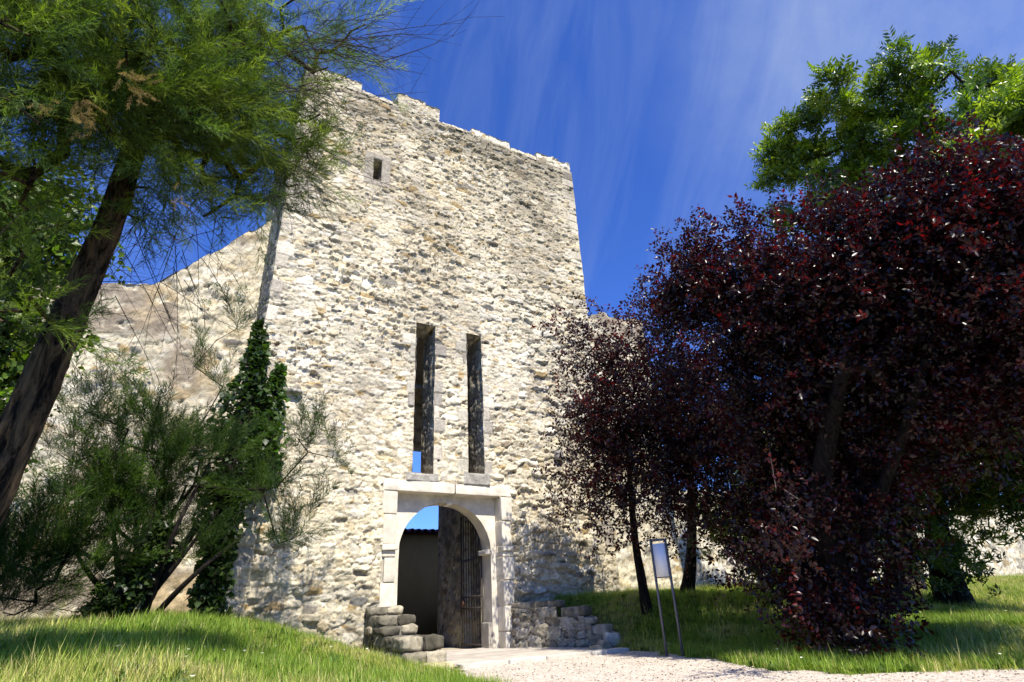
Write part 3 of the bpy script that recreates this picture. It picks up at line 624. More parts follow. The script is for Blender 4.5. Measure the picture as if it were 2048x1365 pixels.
while yy < 13.9:
    w = .235; mb = MB(); x1 = np.interp(yy, [10.0, 11.2, 13.1, 13.2, 20], [8.45, 8.5, 7.42, 7.1, 7.1]); x1 = min(x1, 8.2)
    V, Q = block_geo((x1 - 4.68, w - .018, .05), k + 40, 10, 24, .004); g_ = R.uniform(.85, 1.1)
    mb.add(V + ((x1 + 4.68) / 2, yy + w / 2, .045 + R.normal(0, .003)), Q=Q, C=np.array([.46, .41, .35]) * g_); mb.build('plank', M_WOOD, deck); yy += w; k += 1
rebase(deck, (6, 11.5, 0))
slab = thing('edging_slab', 'pale stone edging strip between the plank deck and the gravel', 'edging')
sx = 4.72
for k in range(4):
    w = [.95, .8, 1.05, .95][k]; V, Q = block_geo((w - .015, .26 + .04 * (k % 2), .09), k + 70, 8, 16, .008); mb = MB(); mb.add(V + (sx + w / 2, 10.22 + .02 * (k % 2), .035), Q=Q, C=np.array([.62, .58, .50]) * R.uniform(.9, 1.05)); mb.build('slab', M_DRESSED, slab); sx += w
rebase(slab, (6.5, 10.2, 0))
tag(mesh_obj('floor', [(1.2, 13.85, .02), (10.8, 13.85, .02), (10.8, 23.9, .02), (1.2, 23.9, .02)], Fq=[(0, 1, 2, 3)], mat=M_PLASTER, colr=np.tile((.4, .35, .27), (4, 1))), kind='structure')

# ------------------------------------------------------------------ information sign
def sign():
    a = aty(1332, 1300, 8.6); b = aty(1363, 1294, 8.35); a[2] = height(a[:1], a[1:2])[0]; b[2] = height(b[:1], b[1:2])[0]
    t = thing('information_sign', 'white information panel between two slim grey steel posts on the lawn', 'sign', tuple((a + b) / 2))
    ta = aty(1305, 1079, 8.6); tb = aty(1339, 1078, 8.35); H = 2.02
    L_ = []
    for p, q in ((a, ta), (b, tb)):
        q = p + (np.array([0, 0, 1]) * (q[2] - p[2])); L_.append(q)
        mb = MB(); c = (.11, .11, .12); d = .017; x, y, z = p; mb.box((x - d, y - d, z - .1), (x + d, y + d, q[2]), C=c); o = mb.build('post', M_STEEL, t)
    d = (L_[1] - L_[0]); d[2] = 0; ln = np.linalg.norm(d); d /= ln; n = np.array([d[1], -d[0], 0])
    if n[1] > 0: n = -n
    zt = (L_[0][2] + L_[1][2]) / 2
    def slab_(z0, z1, s0, s1, y0, y1, c, name, m):
        mb = MB(); P = []
        for z in (z0, z1):
            for (s, y) in ((s0, y0), (s1, y0), (s1, y1), (s0, y1)): P.append(L_[0] * (1, 1, 0) + d * s + n * y + (0, 0, z))
        mb.add(P, Q=[(0, 3, 2, 1), (4, 5, 6, 7), (0, 1, 5, 4), (1, 2, 6, 5), (2, 3, 7, 6), (3, 0, 4, 7)], C=c); mb.build(name, m, t)
    slab_(zt - .04, zt, .03, ln - .03, -.02, .02, (.10, .10, .11), 'crossbar', M_STEEL)
    slab_(zt - .66, zt - .085, .028, ln - .028, -.012, .014, (.78, .80, .84), 'panel', M_PANEL)
    slab_(zt - .69, zt - .665, .03, ln - .03, -.015, .018, (.2, .2, .21), 'crossbar', M_STEEL)
    for ch in t.children: ch.matrix_parent_inverse = Matrix.Translation(t.location).inverted()
sign()

# ------------------------------------------------------------------ vegetation
def rnd_unit(r, n):
    v = r.normal(size=(n, 3)); return v / np.linalg.norm(v, axis=1)[:, None]
def frames(D, r):
    """rotation matrices whose Z axis is D, with random roll"""
    n = len(D); a = rnd_unit(r, n); U = np.cross(D, a); U /= np.linalg.norm(U, axis=1)[:, None] + 1e-9; W = np.cross(D, U)
    return np.stack([U, W, D], -1)
def scatter(mb, tmpl, pos, D, sc, r, col, var=.25, tip=None):
    """place a template (V, T, S) at many positions; S shade per vertex"""
    V, T, S = tmpl; n = len(pos); Rm = frames(D, r)
    P = np.einsum('nij,vj->nvi', Rm, V) * np.asarray(sc).reshape(-1, 1, 1) + pos[:, None, :]
    f = (1 + var * (r.random(n) * 2 - 1))[:, None, None] * S[None, :, None]
    c = np.asarray(col); c = c[r.integers(0, len(c), n)] if c.ndim == 2 else np.tile(c, (n, 1))
    C = c[:, None, :] * f
    Ti = (T[None] + (np.arange(n) * len(V))[:, None, None]).reshape(-1, 3)
    mb.add(P.reshape(-1, 3), T=Ti, C=C.reshape(-1, 3))
def leaf_geo(l=1., w=.5, fold=.12, curl=.12):
    V = np.array([(0, 0, 0), (-w / 2, fold * w, l * .45), (w / 2, fold * w, l * .45), (0, -curl * l * .3, l * .5), (0, -curl * l, l)])
    return V, np.array([(0, 3, 1), (0, 2, 3), (1, 3, 4), (3, 2, 4)])
def compose(parts):
    V = []; T = []; S = []; n = 0
    for v, t, s in parts: V.append(v); T.append(t + n); S.append(np.full(len(v), s)); n += len(v)
    return np.concatenate(V), np.concatenate(T), np.concatenate(S)
def rot_to(V, d, r, roll=None):
    return np.einsum('ij,vj->vi', frames(np.array([d / np.linalg.norm(d)]), r)[0], V)
def plum_sprig(r, n=16, L=.42, l=.075):
    parts = []
    for k in range(n):
        t = (k + .5) / n; p = np.array([.03 * math.sin(t * 5), .05 * t * t, t * L]); a = k * 2.4 + r.normal() * .4
        d = np.array([math.cos(a), math.sin(a) , .5 + .3 * r.normal()]); v, tt = leaf_geo(1, .55); v = rot_to(v, d, r) * l * r.uniform(.75, 1.2)
        parts.append((v + p, tt, r.uniform(.65, 1.35)))
    parts.append((np.array([(0, 0, 0), (.004, 0, 0), (.0, .05, L)]), np.array([(0, 1, 2)]), .8))
    return compose(parts)
def pinnate(r, n=5, L=.26, l=.12):
    parts = []
    for k in range(n):
        t = (k + 1) / n
        for s in (-1, 1):
            d = np.array([s * 1., -.15, .75]); v, tt = leaf_geo(1, .36, .05, .1); v = rot_to(v, d, r) * l * r.uniform(.85, 1.15) * (1 - .3 * abs(t - .6))
            parts.append((v + (0, -.25 * L * t * t, t * L), tt, r.uniform(.8, 1.2)))
    return compose(parts)
def ash_tuft(r, n=9):
    base = pinnate(r); parts = []
    for k in range(n):
        d = rnd_unit(r, 1)[0]; d[2] = abs(d[2]) * .8 + .15; v = rot_to(base[0], d, r) * r.uniform(.7, 1.15); parts.append((v, base[1], 1.0))
    V, T, S = compose(parts); return V, T, S * np.tile(base[2], n)
def tam_sprig(r, L=.55, n=26, m=11, w=.0032):
    parts = []; 
    def stem(t): return np.array([.10 * math.sin(t * 2.2) * L, .22 * t * t * L, t * L])
    V = []; T = []; S = []
    for k in range(n):
        t = .08 + .92 * k / n; p = stem(t); a = k * 2.4; l2 = (.17 - .09 * t) * r.uniform(.7, 1.3) * L / .55
        d = np.array([math.cos(a) * .55, math.sin(a) * .55, .85 + .2 * r.normal()]); d /= np.linalg.norm(d)
        e = p + d * l2; q = np.cross(d, rnd_unit(r, 1)[0]); q /= np.linalg.norm(q); n0 = len(V)
        V += [p - q * w * .35, p + q * w * .35, e]; T.append((n0, n0 + 1, n0 + 2)); S += [.7, .7, 1.]
        for j in range(m):
            u = (j + .5) / m; b = p + d * l2 * u; dd = d + .62 * rnd_unit(r, 1)[0]; dd /= np.linalg.norm(dd); ll = r.uniform(.025, .055) * L / .55
            q = np.cross(dd, rnd_unit(r, 1)[0]); q /= np.linalg.norm(q); n0 = len(V); V += [b - q * w * .5, b + q * w * .5, b + dd * ll]; T.append((n0, n0 + 1, n0 + 2)); s = r.uniform(.75, 1.3); S += [s, s, s * 1.15]
    tt = np.linspace(0, 1, 6); P = np.array([stem(x) for x in tt]); 
    for i in range(5):
        n0 = len(V); V += [P[i] - (.0025, 0, 0), P[i] + (.0025, 0, 0), P[i + 1]]; T.append((n0, n0 + 1, n0 + 2)); S += [.6] * 3
    return np.array(V), np.array(T), np.array(S)
def blobs(lst, r):
    """lst of (px, py, dist, radius px, n[, depth factor]) -> clump centres in the world, and each clump's blob centre"""
    P = []; Cn = []
    for b in lst:
        px, py, t, rp, n = b[:5]; df = b[5] if len(b) > 5 else 1.0
        c = at(px, py, t); rr = rp / F * t * .95; fw = (c - EYE) / np.linalg.norm(c - EYE)
        v = rnd_unit(r, n) * (r.random(n) ** .42)[:, None] * rr; v += fw * (v @ fw)[:, None] * (df - 1); P.append(c + v); Cn.append(np.tile(c, (n, 1)))
    return np.concatenate(P), np.concatenate(Cn)
def skeleton(trunk, clumps, r, step=.45, jit=.07, sag=.06):
    """join every clump to the nearest wood already grown; returns nodes, parents"""
    nodes = [np.array(p) for p in trunk]; par = [-1] + list(range(len(trunk) - 1)); root = nodes[0]
    order = np.argsort(np.linalg.norm(clumps - nodes[-1], axis=1)); ends = []
    for ci in order:
        c = clumps[ci]; A = np.array(nodes); d = np.linalg.norm(A - c, axis=1) + .25 * np.maximum(0, A[:, 2] - c[2]) ; d[:max(1, len(trunk) // 2)] += 1.0
        k = int(np.argmin(d)); p = nodes[k]; Ld = np.linalg.norm(c - p); m = max(1, int(Ld / step)); last = k
        for q in range(1, m + 1):
            t = q / m; x = p + (c - p) * t
            if q < m: x = x + r.normal(size=3) * jit * min(1, Ld); x[2] += sag * Ld * math.sin(t * math.pi)
            nodes.append(x); par.append(last); last = len(nodes) - 1
        ends.append(last)
    n = len(nodes); load = np.zeros(n); load[ends] = 1
    for i in range(n - 1, 0, -1):
        if par[i] >= 0: load[par[i]] += load[i]
    return np.array(nodes), np.array(par), load
def branches(nodes, par, load, r0, rtip, rmax, skip, k=5, C=(1, 1, 1)):
    mb = MB(); R_ = np.minimum(rmax, rtip * np.maximum(load, 1) ** .5)
    idx = [i for i in range(len(nodes)) if par[i] >= 0 and i >= skip]
    A = nodes[par[idx]]; B = nodes[idx]; ra = np.minimum(R_[par[idx]], R_[idx] * 1.25); rb = R_[idx]
    T = B - A; T /= np.linalg.norm(T, axis=1)[:, None] + 1e-9; U = np.cross(T, (.31, .9, .2)); U /= np.linalg.norm(U, axis=1)[:, None] + 1e-9; W = np.cross(T, U)
    th = np.arange(k) * 2 * np.pi / k; ring = np.cos(th)[None, :, None] * U[:, None] + np.sin(th)[None, :, None] * W[:, None]
    V = np.concatenate([A[:, None] + ring * ra[:, None, None], B[:, None] + T[:, None] * rb[:, None, None] * .3 + ring * rb[:, None, None]], 1)
    n = len(idx); b = (np.arange(n) * 2 * k)[:, None]; j = np.arange(k)[None]; j2 = (j + 1) % k
    Q = np.stack([b + j, b + j2, b + k + j2, b + k + j], -1).reshape(-1, 4); mb.add(V.reshape(-1, 3), Q=Q, C=C); return mb
def smooth_path(pts, n):
    P = np.array(pts, float); t = np.r_[0, np.cumsum(np.linalg.norm(np.diff(P, axis=0), axis=1))]; t /= t[-1]
    s = np.linspace(0, 1, n); Q = np.stack([np.interp(s, t, P[:, k]) for k in range(3)], -1)
    for _ in range(3): Q[1:-1] = (Q[:-2] + 2 * Q[1:-1] + Q[2:]) / 4
    return Q
def tree(name, label, cat, trunk, r0, r1, blob, tmpls, per, sc, cols, leafm, seed, barkm=M_DARKBARK, spread=.35, upb=.4, rtip=.006, rmax=.12, var=.3, group=None, droop=0, extra_trunks=(), step=.45, rough=.25):
    r = np.random.default_rng(seed); t = thing(name, label, cat, (0, 0, 0), group)
    tp = smooth_path(trunk, 16); mb = MB(); bark_tube(mb, tp, np.linspace(r0, r1, 16) * (1 + .4 * np.exp(-np.linspace(0, 1, 16) * 14)), seed); mb.build('trunk', barkm, t, smooth=True)
    for et in extra_trunks:
        ep = smooth_path(et[0], 14); mb = MB(); mb.tube(ep, np.linspace(et[1], et[2], 14), 12, rough=rough, seed=seed + 3); mb.build('trunk', barkm, t, smooth=True)
    P, Cn = blobs(blob, r)
    tk = tp if not extra_trunks else tp
    nodes, par, load = skeleton(tp, P, r, step)
    branches(nodes, par, load, r0, rtip, rmax, len(tp)).build('branches', barkm, t, smooth=True)
    # sprigs round every clump and along the outer twigs
    mb = MB(); n = len(P) * per; ci = np.repeat(np.arange(len(P)), per); out = P[ci] - Cn[ci]; out /= np.linalg.norm(out, axis=1)[:, None] + .15
    D = out * .8 + rnd_unit(r, n) * .75 + np.array([0, 0, upb]); D[:, 2] -= droop; D /= np.linalg.norm(D, axis=1)[:, None]
    pos = P[ci] + r.normal(size=(n, 3)) * spread * .5
    for k, tm in enumerate(tmpls):
        s = slice(k, None, len(tmpls)); m_ = len(pos[s]); scatter(mb, tm, pos[s], D[s], sc * r.uniform(.6, 1.3, m_), r, cols, var)
    mb.build('crown', leafm, t); rebase(t, tuple(tp[0])); return t
rr = np.random.default_rng(3)
gh = lambda p: np.array([p[0], p[1], height(np.array([p[0]]), np.array([p[1]]))[0] - .05])
# --- big feathery tamarisk leaning over the left of the frame
TS = [tam_sprig(rr, .55, 26, 11, .0045), tam_sprig(rr, .45, 22, 12, .0045), tam_sprig(rr, .65, 30, 10, .0045)]
TG = np.array([(.15, .21, .022), (.075, .12, .016), (.26, .32, .05), (.035, .065, .012), (.10, .16, .035)])
DT = 1.32
trunk = [gh(at(-150, 1250, 4.3 * DT)), at(-60, 1060, 4.3 * DT), at(22, 900, 4.35 * DT), at(92, 735, 4.4 * DT), at(165, 580, 4.5 * DT), at(222, 440, 4.6 * DT), at(262, 330, 4.8 * DT), at(300, 180, 5.0 * DT)]
B = [(60, 30, 4.6, 110, 60), (200, 60, 4.6, 110, 70), (290, 200, 4.4, 100, 80), (180, 230, 4.4, 80, 50), (400, 200, 4.7, 90, 60), (470, 330, 4.9, 75, 34), (350, 330, 4.7, 75, 40), (480, 130, 4.9, 60, 26),
     (560, 40, 5.2, 60, 20), (430, 40, 5.0, 80, 34), (660, 110, 5.4, 36, 7), (570, 330, 5.0, 44, 20), (560, 270, 5.1, 40, 14), (600, 300, 5.2, 30, 9), (620, 225, 5.1, 26, 5), (30, 150, 4.6, 80, 34), (10, 350, 4.8, 50, 14), (280, 440, 5.0, 34, 5), (430, 430, 5.0, 36, 7), (-80, 300, 4.5, 140, 50), (25, 620, 3.9, 40, 8), (10, 560, 5.2, 40, 7), (-60, 100, 4.2, 160, 30), (330, -80, 4.8, 150, 50), (700, 60, 5.5, 40, 6), (620, 130, 5.3, 40, 6), (530, 240, 5.0, 50, 12)]
B = [(a, b, c * DT, d, max(1, int(e * .56))) for a, b, c, d, e in B]
tree('tamarisk', 'large feathery tamarisk with a dark leaning trunk overhanging the left side', 'tree', trunk, .150, .08, B, TS, 5, .95, TG, M_TAM, 21, M_BARK, .22, .3, .009, .10, step=.3, rough=.6)
# long bare twigs at the crown's edge
r_ = np.random.default_rng(15); tam_ = [o for o in scene.objects if o.name == 'tamarisk'][0]; mb = MB()
for (px, py, sp, n, dx, dz) in ((560, 150, 60, 46, .8, .1), (640, 90, 50, 26, .8, .2), (560, 330, 60, 22, .7, -.4), (330, 480, 90, 44, .3, -.7), (120, 400, 90, 30, -.1, -.6), (60, 620, 60, 14, .4, -.6)):
    for q in range(n):
        p = at(px + r_.normal() * sp, py + r_.normal() * sp * .6, 6.2 + r_.normal() * .3); d = np.array([dx, -.2, dz]) + r_.normal(size=3) * .45; d /= np.linalg.norm(d); ln = r_.uniform(.4, 1.1); c_ = rnd_unit(r_, 1)[0] * .18
        t_ = np.linspace(0, 1, 6)[:, None]; P_ = p + d * ln * t_ + c_ * ln * t_ ** 2 + np.array([0, 0, -.12]) * t_ ** 2; mb.tube(P_, np.linspace(.0042, .0012, 6), 3, C=(1, 1, 1))
        for w_ in (2, 3, 4):
            e_ = P_[w_] + (d + r_.normal(size=3) * .6) * ln * .28; mb.tube(np.array([P_[w_], (P_[w_] + e_) / 2 + r_.normal(size=3) * .01, e_]), [.0022, .0016, .001], 3)
o = mb.build('bare_twigs', M_TWIG, tam_); o.matrix_parent_inverse = Matrix.Translation(tam_.location).inverted()
# dried blossom sprays caught in the crown
r_ = np.random.default_rng(5); tam_ = [o for o in scene.objects if o.name == 'tamarisk'][0]
for (px, py, n) in ((165, 215, 14), (275, 180, 16), (180, 240, 10), (85, 205, 8), (355, 400, 6), (250, 155, 10)):
    mb = MB(); P = np.array([at(px + r_.normal() * 12, py + r_.normal() * 12, 5.0) for _ in range(n)]); D = rnd_unit(r_, n) * .6 + (.3, 0, -.5); D /= np.linalg.norm(D, axis=1)[:, None]
    scatter(mb, TS[1], P, D, r_.uniform(.13, .27, n), r_, np.array([(.50, .34, .18), (.42, .28, .14)]), .2); o = mb.build('dry_spray', M_TAM, tam_); o.matrix_parent_inverse = Matrix.Translation(tam_.location).inverted(); o['label'] = 'dried tan blossom spray'
# --- tamarisk shrub at the foot of the rampart
gB = gh(aty(255, 1212, 11.3))
B = [(250, 930, 9.6, 60, 26), (330, 980, 9.6, 60, 30), (180, 830, 9.8, 34, 10), (290, 850, 9.6, 36, 12), (375, 740, 9.8, 16, 3), (355, 880, 9.7, 50, 22), (440, 900, 9.8, 50, 18), (540, 960, 9.9, 45, 14), (610, 880, 10, 36, 12), (675, 900, 10, 26, 8), (560, 1060, 9.8, 40, 10), (610, 1050, 9.8, 30, 6), (470, 640, 10, 20, 3), (455, 760, 10, 20, 3),
     (130, 900, 9.7, 36, 9), (210, 1010, 9.5, 45, 16), (110, 1020, 9.6, 36, 9), (60, 1120, 9.4, 70, 40), (230, 1080, 9.4, 55, 16), (10, 1180, 9.2, 60, 34), (395, 1100, 9.5, 30, 6), (300, 1060, 9.5, 60, 22), (240, 780, 9.8, 20, 3), (190, 1130, 9.3, 40, 8)]
B = [(a, b, c * 1.19, d * .85, max(1, int(e * (.36 if b < 880 or a > 400 else .5)))) for a, b, c, d, e in B]
TD = [tam_sprig(rr, .75, 34, 11, .0065), tam_sprig(rr, .6, 28, 11, .0065)]
st = [[gB + (.05 * k, 0, .1), gB + np.array([x, -.1 * k, z]), gB + np.array([x * 1.9, .1, z * 2.0])] for k, (x, z) in enumerate([(.25, 1.1), (-.3, 1.0), (.55, .9), (-.55, .7), (.05, 1.3), (.4, 1.3), (-.15, 1.5), (.8, .7)])]
tree('tamarisk_shrub', 'many stemmed feathery tamarisk shrub in front of the rampart wall', 'shrub', [gB, gB + (.15, 0, .35), gB + (.45, 0, .9), gB + (.75, 0, 1.5)], .16, .04, B, TD, 6, 1.05, TG * (.27, .38, .25), M_TAM, 22, M_DARKBARK, .22, 1.0, .006, .03, extra_trunks=[(s, .05, .018) for s in st])
# --- ivy column climbing the tower's left corner
def ivy(name, label, stem, widths, n, seed, cols, ls=.075, parent=None):
    r = np.random.default_rng(seed); t = thing(name, label, 'ivy'); tp = smooth_path(stem, 20); mb = MB(); mb.tube(tp, np.interp(np.linspace(0, 1, 20), np.linspace(0, 1, len(widths)), widths) * .28, 10, rough=.5, seed=seed); mb.build('stem', M_DARKBARK, t, smooth=True)
    s = r.random(n); P = np.stack([np.interp(s, np.linspace(0, 1, 20), tp[:, k]) for k in range(3)], -1); W = np.interp(s, np.linspace(0, 1, len(widths)), widths)
    lump = .65 + .7 * fbm(s * 14, s * 3, seed, 3); v = rnd_unit(r, n); v[:, 2] *= .6; P = P + v * (W * lump * r.random(n) ** .3)[:, None]
    v0, t0 = leaf_geo(1, .95, .1, .2); D = v * .5 + rnd_unit(r, n) * .5 + (0, -.4, -.55); D /= np.linalg.norm(D, axis=1)[:, None]
    mb = MB(); scatter(mb, (v0, t0, np.ones(len(v0))), P, D, ls * r.uniform(.6, 1.25, n), r, cols, .35); mb.build('foliage', M_LEAF, t); rebase(t, tuple(tp[0])); return t
IV = np.array([(.035, .07, .015), (.05, .10, .02), (.07, .12, .022), (.025, .05, .012)])
ivy('ivy', 'dark column of ivy climbing the left corner of the tower', [gh(aty(425, 1215, 12.3)), aty(430, 1100, 12.3), aty(445, 1000, 12.4), aty(478, 880, 12.6), aty(500, 780, 12.8), aty(515, 700, 13.1), aty(522, 645, 13.4)], [.35, .32, .38, .72, .62, .35, .2, .1], 3600, 31, IV * .7, .145)
ivy('ivy', 'ivy spreading over the tower front beside the ivy column', [aty(530, 960, 12.85), aty(530, 860, 12.95), aty(545, 790, 13.0), aty(562, 730, 13.05)], [.25, .4, .28, .06], 900, 32, IV * 1.3, .14)
ivy('ivy_stump', 'ivy covered dead stump under the tamarisk shrub', [gh(aty(180, 1215, 11.0)), aty(250, 1175, 11.0), aty(290, 1120, 11.05), aty(330, 1050, 11.1)], [.25, .36, .32, .15], 1900, 33, IV * .6, .09)
# --- purple plums
PS = [plum_sprig(rr), plum_sprig(rr, 20, .5), plum_sprig(rr, 12, .32)]
PC = np.array([(.012, .005, .006), (.022, .005, .006), (.009, .004, .006), (.038, .006, .007), (.012, .007, .009)])
g1 = gh(aty(1292, 1200, 10.9)); g2 = gh(aty(1375, 1200, 10.6))
B = [(1160, 690, 13.6, 45, 10), (1210, 720, 13.8, 55, 20), (1250, 800, 14, 90, 50), (1200, 900, 13.8, 70, 34), (1290, 900, 14, 90, 50), (1180, 1000, 13.6, 50, 16), (1250, 1020, 13.8, 50, 16), (1170, 830, 13.6, 40, 8)]
tree('purple_plum', 'slender purple leaved plum with thin trunk closest to the tower', 'tree', [g1, aty(1272, 1100, 10.9), aty(1262, 1000, 10.9), aty(1255, 880, 10.9)], .10, .05, B, PS, 7, 1.25, PC, M_PLUM, 41, group='purple plum trees along the wall', spread=.6, upb=.2, rtip=.007, rmax=.07)
B = [(1340, 900, 13.5, 90, 50), (1330, 760, 13.6, 80, 44), (1420, 800, 13.5, 90, 46), (1400, 950, 13.3, 80, 36), (1360, 1040, 13.3, 60, 14), (1450, 900, 13.4, 90, 36), (1320, 660, 13.6, 50, 14)]
tree('purple_plum', 'purple leaved plum on a dark curved trunk behind the information sign', 'tree', [g2, aty(1384, 1100, 10.6), aty(1383, 980, 10.7), aty(1375, 860, 10.8)], .13, .06, B, PS, 7, 1.25, PC, M_PLUM, 42, group='purple plum trees along the wall', spread=.6, upb=.2, rtip=.007, rmax=.08)
g3 = gh(at(1680, 1205, 11.2))
B = [(1365, 505, 9.8, 30, 10), (1365, 570, 9.8, 42, 20), (1440, 550, 9.6, 70, 50), (1540, 540, 9.2, 75, 60), (1650, 530, 8.9, 80, 70), (1760, 500, 8.8, 80, 70), (1860, 470, 8.7, 80, 70), (1960, 450, 8.6, 80, 75), (2060, 480, 8.6, 100, 80), (1330, 620, 9.8, 30, 10), (1930, 390, 8.8, 30, 14), (1480, 480, 9.6, 26, 8),
     (1440, 650, 9.6, 90, 60), (1590, 640, 9.2, 100, 85), (1750, 610, 8.9, 120, 100), (1900, 570, 8.8, 110, 90), (2040, 590, 8.6, 110, 90), (1490, 780, 9.4, 100, 60), (1640, 740, 9.2, 110, 80), (1800, 720, 8.9, 120, 90), (1960, 700, 8.8, 120, 90), (1560, 880, 9.2, 90, 50), (1700, 860, 9.0, 100, 56), (1860, 830, 9.0, 110, 56), (2010, 810, 9.0, 100, 40),
     (1500, 960, 9.2, 80, 30), (1600, 1000, 9.0, 80, 40), (1700, 960, 9.0, 80, 36), (1600, 1080, 8.6, 60, 26), (1500, 1060, 9.0, 60, 18), (1560, 1150, 8.4, 50, 16), (1660, 1150, 8.4, 60, 30), (1700, 1230, 7.9, 55, 22), (1630, 1230, 8.0, 50, 18), (1780, 1210, 8.0, 40, 8), (1730, 1280, 7.5, 34, 8), (2150, 640, 8.6, 130, 60), (1560, 1040, 6.2, 40, 3), (1480, 930, 8.0, 30, 4), (1560, 1090, 6.3, 30, 3), (1840, 930, 9.0, 60, 12), (1640, 880, 8.5, 60, 20), (1660, 960, 8.0, 50, 16), (1790, 850, 8.6, 60, 18), (1740, 980, 8.0, 50, 14), (1660, 1040, 7.7, 40, 12), (1760, 1080, 7.8, 40, 8)]
B = [(a + (25 if a < 1560 and b < 900 else 0), b + (24 if b < 600 else 12 if b < 700 else 0), c * (1.19 if b < 850 else 1.34), d * .94, int(e * (.92 if b < 900 else .75))) for a, b, c, d, e in B]
tree('purple_plum', 'broad purple leaved plum tree sweeping down to the lawn on the right', 'tree', [g3, at(1660, 1090, 10.6), at(1640, 960, 10.5), at(1660, 840, 10.2), at(1700, 700, 9.8)], .20, .09, B + [(1345, 500, 11.7, 6, 2), (1395, 470, 11.6, 6, 2), (1440, 455, 11.4, 8, 2), (1500, 440, 11.2, 8, 3), (1560, 455, 11, 8, 2), (1640, 425, 10.8, 10, 3), (1700, 410, 10.6, 10, 4), (1790, 385, 10.5, 10, 4), (1850, 350, 10.4, 14, 5), (1880, 445, 10.4, 50, 18), (1990, 430, 10.3, 50, 18), (1920, 325, 10.4, 12, 5), (2010, 340, 10.3, 14, 5), (1310, 590, 11.7, 8, 3), (1355, 560, 11.8, 36, 8), (1345, 660, 11.9, 40, 9), (1350, 760, 12.2, 50, 14), (1400, 860, 12.3, 50, 14)], PS, 9, 1.1, PC, M_PLUM, 43, group='purple plum trees along the wall', spread=.34, upb=.2, rtip=.006, rmax=.11, extra_trunks=[([g3 + (.1, 0, 0), at(1730, 1050, 10.6), at(1800, 900, 10.2), at(1850, 720, 9.6)], .13, .05)])
# --- ash tree behind, top right
AS = [ash_tuft(rr, 8), ash_tuft(rr, 6), ash_tuft(rr, 10)]
AC = np.array([(.15, .22, .016), (.22, .30, .02), (.085, .14, .015), (.30, .36, .04), (.07, .12, .02)])
ga = gh(at(1800, 1150, 20))
B = [(1790, 95, 21, 22, 5), (1800, 150, 21, 40, 11), (1880, 125, 21, 40, 9), (1850, 190, 21, 50, 12), (1960, 160, 21, 45, 7), (2040, 150, 21, 40, 7), (1665, 145, 20.5, 16, 4), (1655, 200, 20.5, 40, 12), (1600, 250, 20.5, 32, 9), (1560, 300, 20.5, 30, 9), (1620, 310, 20.5, 50, 18), (1720, 270, 20.5, 50, 16),
     (1800, 280, 21, 70, 24), (1900, 250, 21, 50, 10), (1700, 370, 20.5, 60, 22), (1640, 410, 20, 30, 7), (1790, 380, 21, 60, 16), (1545, 350, 20, 14, 3), (1528, 350, 20, 4, 1), (1575, 415, 20, 12, 3), (1560, 440, 20, 12, 3), (1700, 140, 20.5, 6, 1), (2000, 220, 21, 40, 6), (1720, 200, 20.5, 20, 4), (1960, 260, 21, 30, 4), (1840, 330, 21, 60, 12)]
tree('ash_tree', 'tall green ash tree with tufted leaves rising behind the purple plums', 'tree', [ga, at(1790, 900, 20.4), at(1780, 640, 20.6), at(1790, 480, 20.8), at(1800, 330, 21), at(1800, 230, 21)], .34, .06, [(a, b + 18, c, d * .95, max(1, int(e * .72))) for a, b, c, d, e in B], AS, 4, 1.35, AC, M_ASH, 51, M_TWIG, spread=.24, upb=.7, rtip=.011, rmax=.15)
B = [(2030, 260, 15, 45, 20), (2040, 330, 15, 60, 30), (1990, 320, 15, 30, 8), (2120, 300, 15, 100, 50)]
tree('green_tree', 'bright yellow green leafy tree at the right edge', 'tree', [gh(at(2250, 1200, 14)), at(2210, 800, 14.5), at(2150, 420, 15)], .2, .08, B, AS, 8, 1.0, AC * 1.2, M_ASH, 52, M_TWIG, spread=.5, rtip=.008)
# --- evergreen behind the lawn
YS = [compose([(rot_to(leaf_geo(1, .3, .05, .1)[0], rnd_unit(rr, 1)[0] + (0, 0, .6), rr) * .11 + rnd_unit(rr, 1)[0] * .08, leaf_geo()[1], rr.uniform(.6, 1.3)) for _ in range(26)]) for k in range(2)]
YC = np.array([(.06, .12, .018), (.11, .17, .02), (.035, .07, .016), (.19, .21, .03)])
gy = gh(at(1895, 1180, 17))
B = [(1860, 960, 16.5, 80, 26), (1800, 880, 16.5, 80, 26), (1950, 900, 16.5, 70, 18), (1740, 960, 16.5, 60, 14), (1870, 840, 17, 90, 26), (1990, 830, 17, 80, 18), (1690, 890, 16.5, 50, 12), (1930, 1120, 16.5, 24, 6), (1850, 1040, 16.5, 36, 8), (2010, 900, 16.5, 60, 16), (1780, 1020, 16.6, 30, 6), (1700, 1000, 15.5, 80, 24), (1600, 1050, 15, 80, 24), (1480, 1040, 14.5, 70, 20), (1800, 1090, 15.5, 50, 10), (1860, 760, 16, 120, 40), (2020, 740, 16, 120, 40), (1700, 1080, 15.8, 60, 16), (1560, 1120, 14.5, 50, 12), (2050, 920, 16.3, 60, 26), (1980, 950, 16.3, 45, 14), (2110, 960, 16, 60, 20), (1900, 990, 16.4, 40, 10), (2030, 985, 16.2, 26, 8)]
tree('yew_tree', 'dark evergreen tree with short black trunk in front of the far wall', 'tree', [gy, at(1885, 1120, 17), at(1870, 1050, 17), at(1865, 950, 17)], .32, .14, B, YS, 12, 1.2, YC, M_LEAF, 53, spread=.65, rtip=.01)
B = [(1590, 960, 17, 60, 18), (1650, 1040, 17, 50, 14), (1520, 900, 17, 60, 14), (1640, 860, 17, 60, 16)]
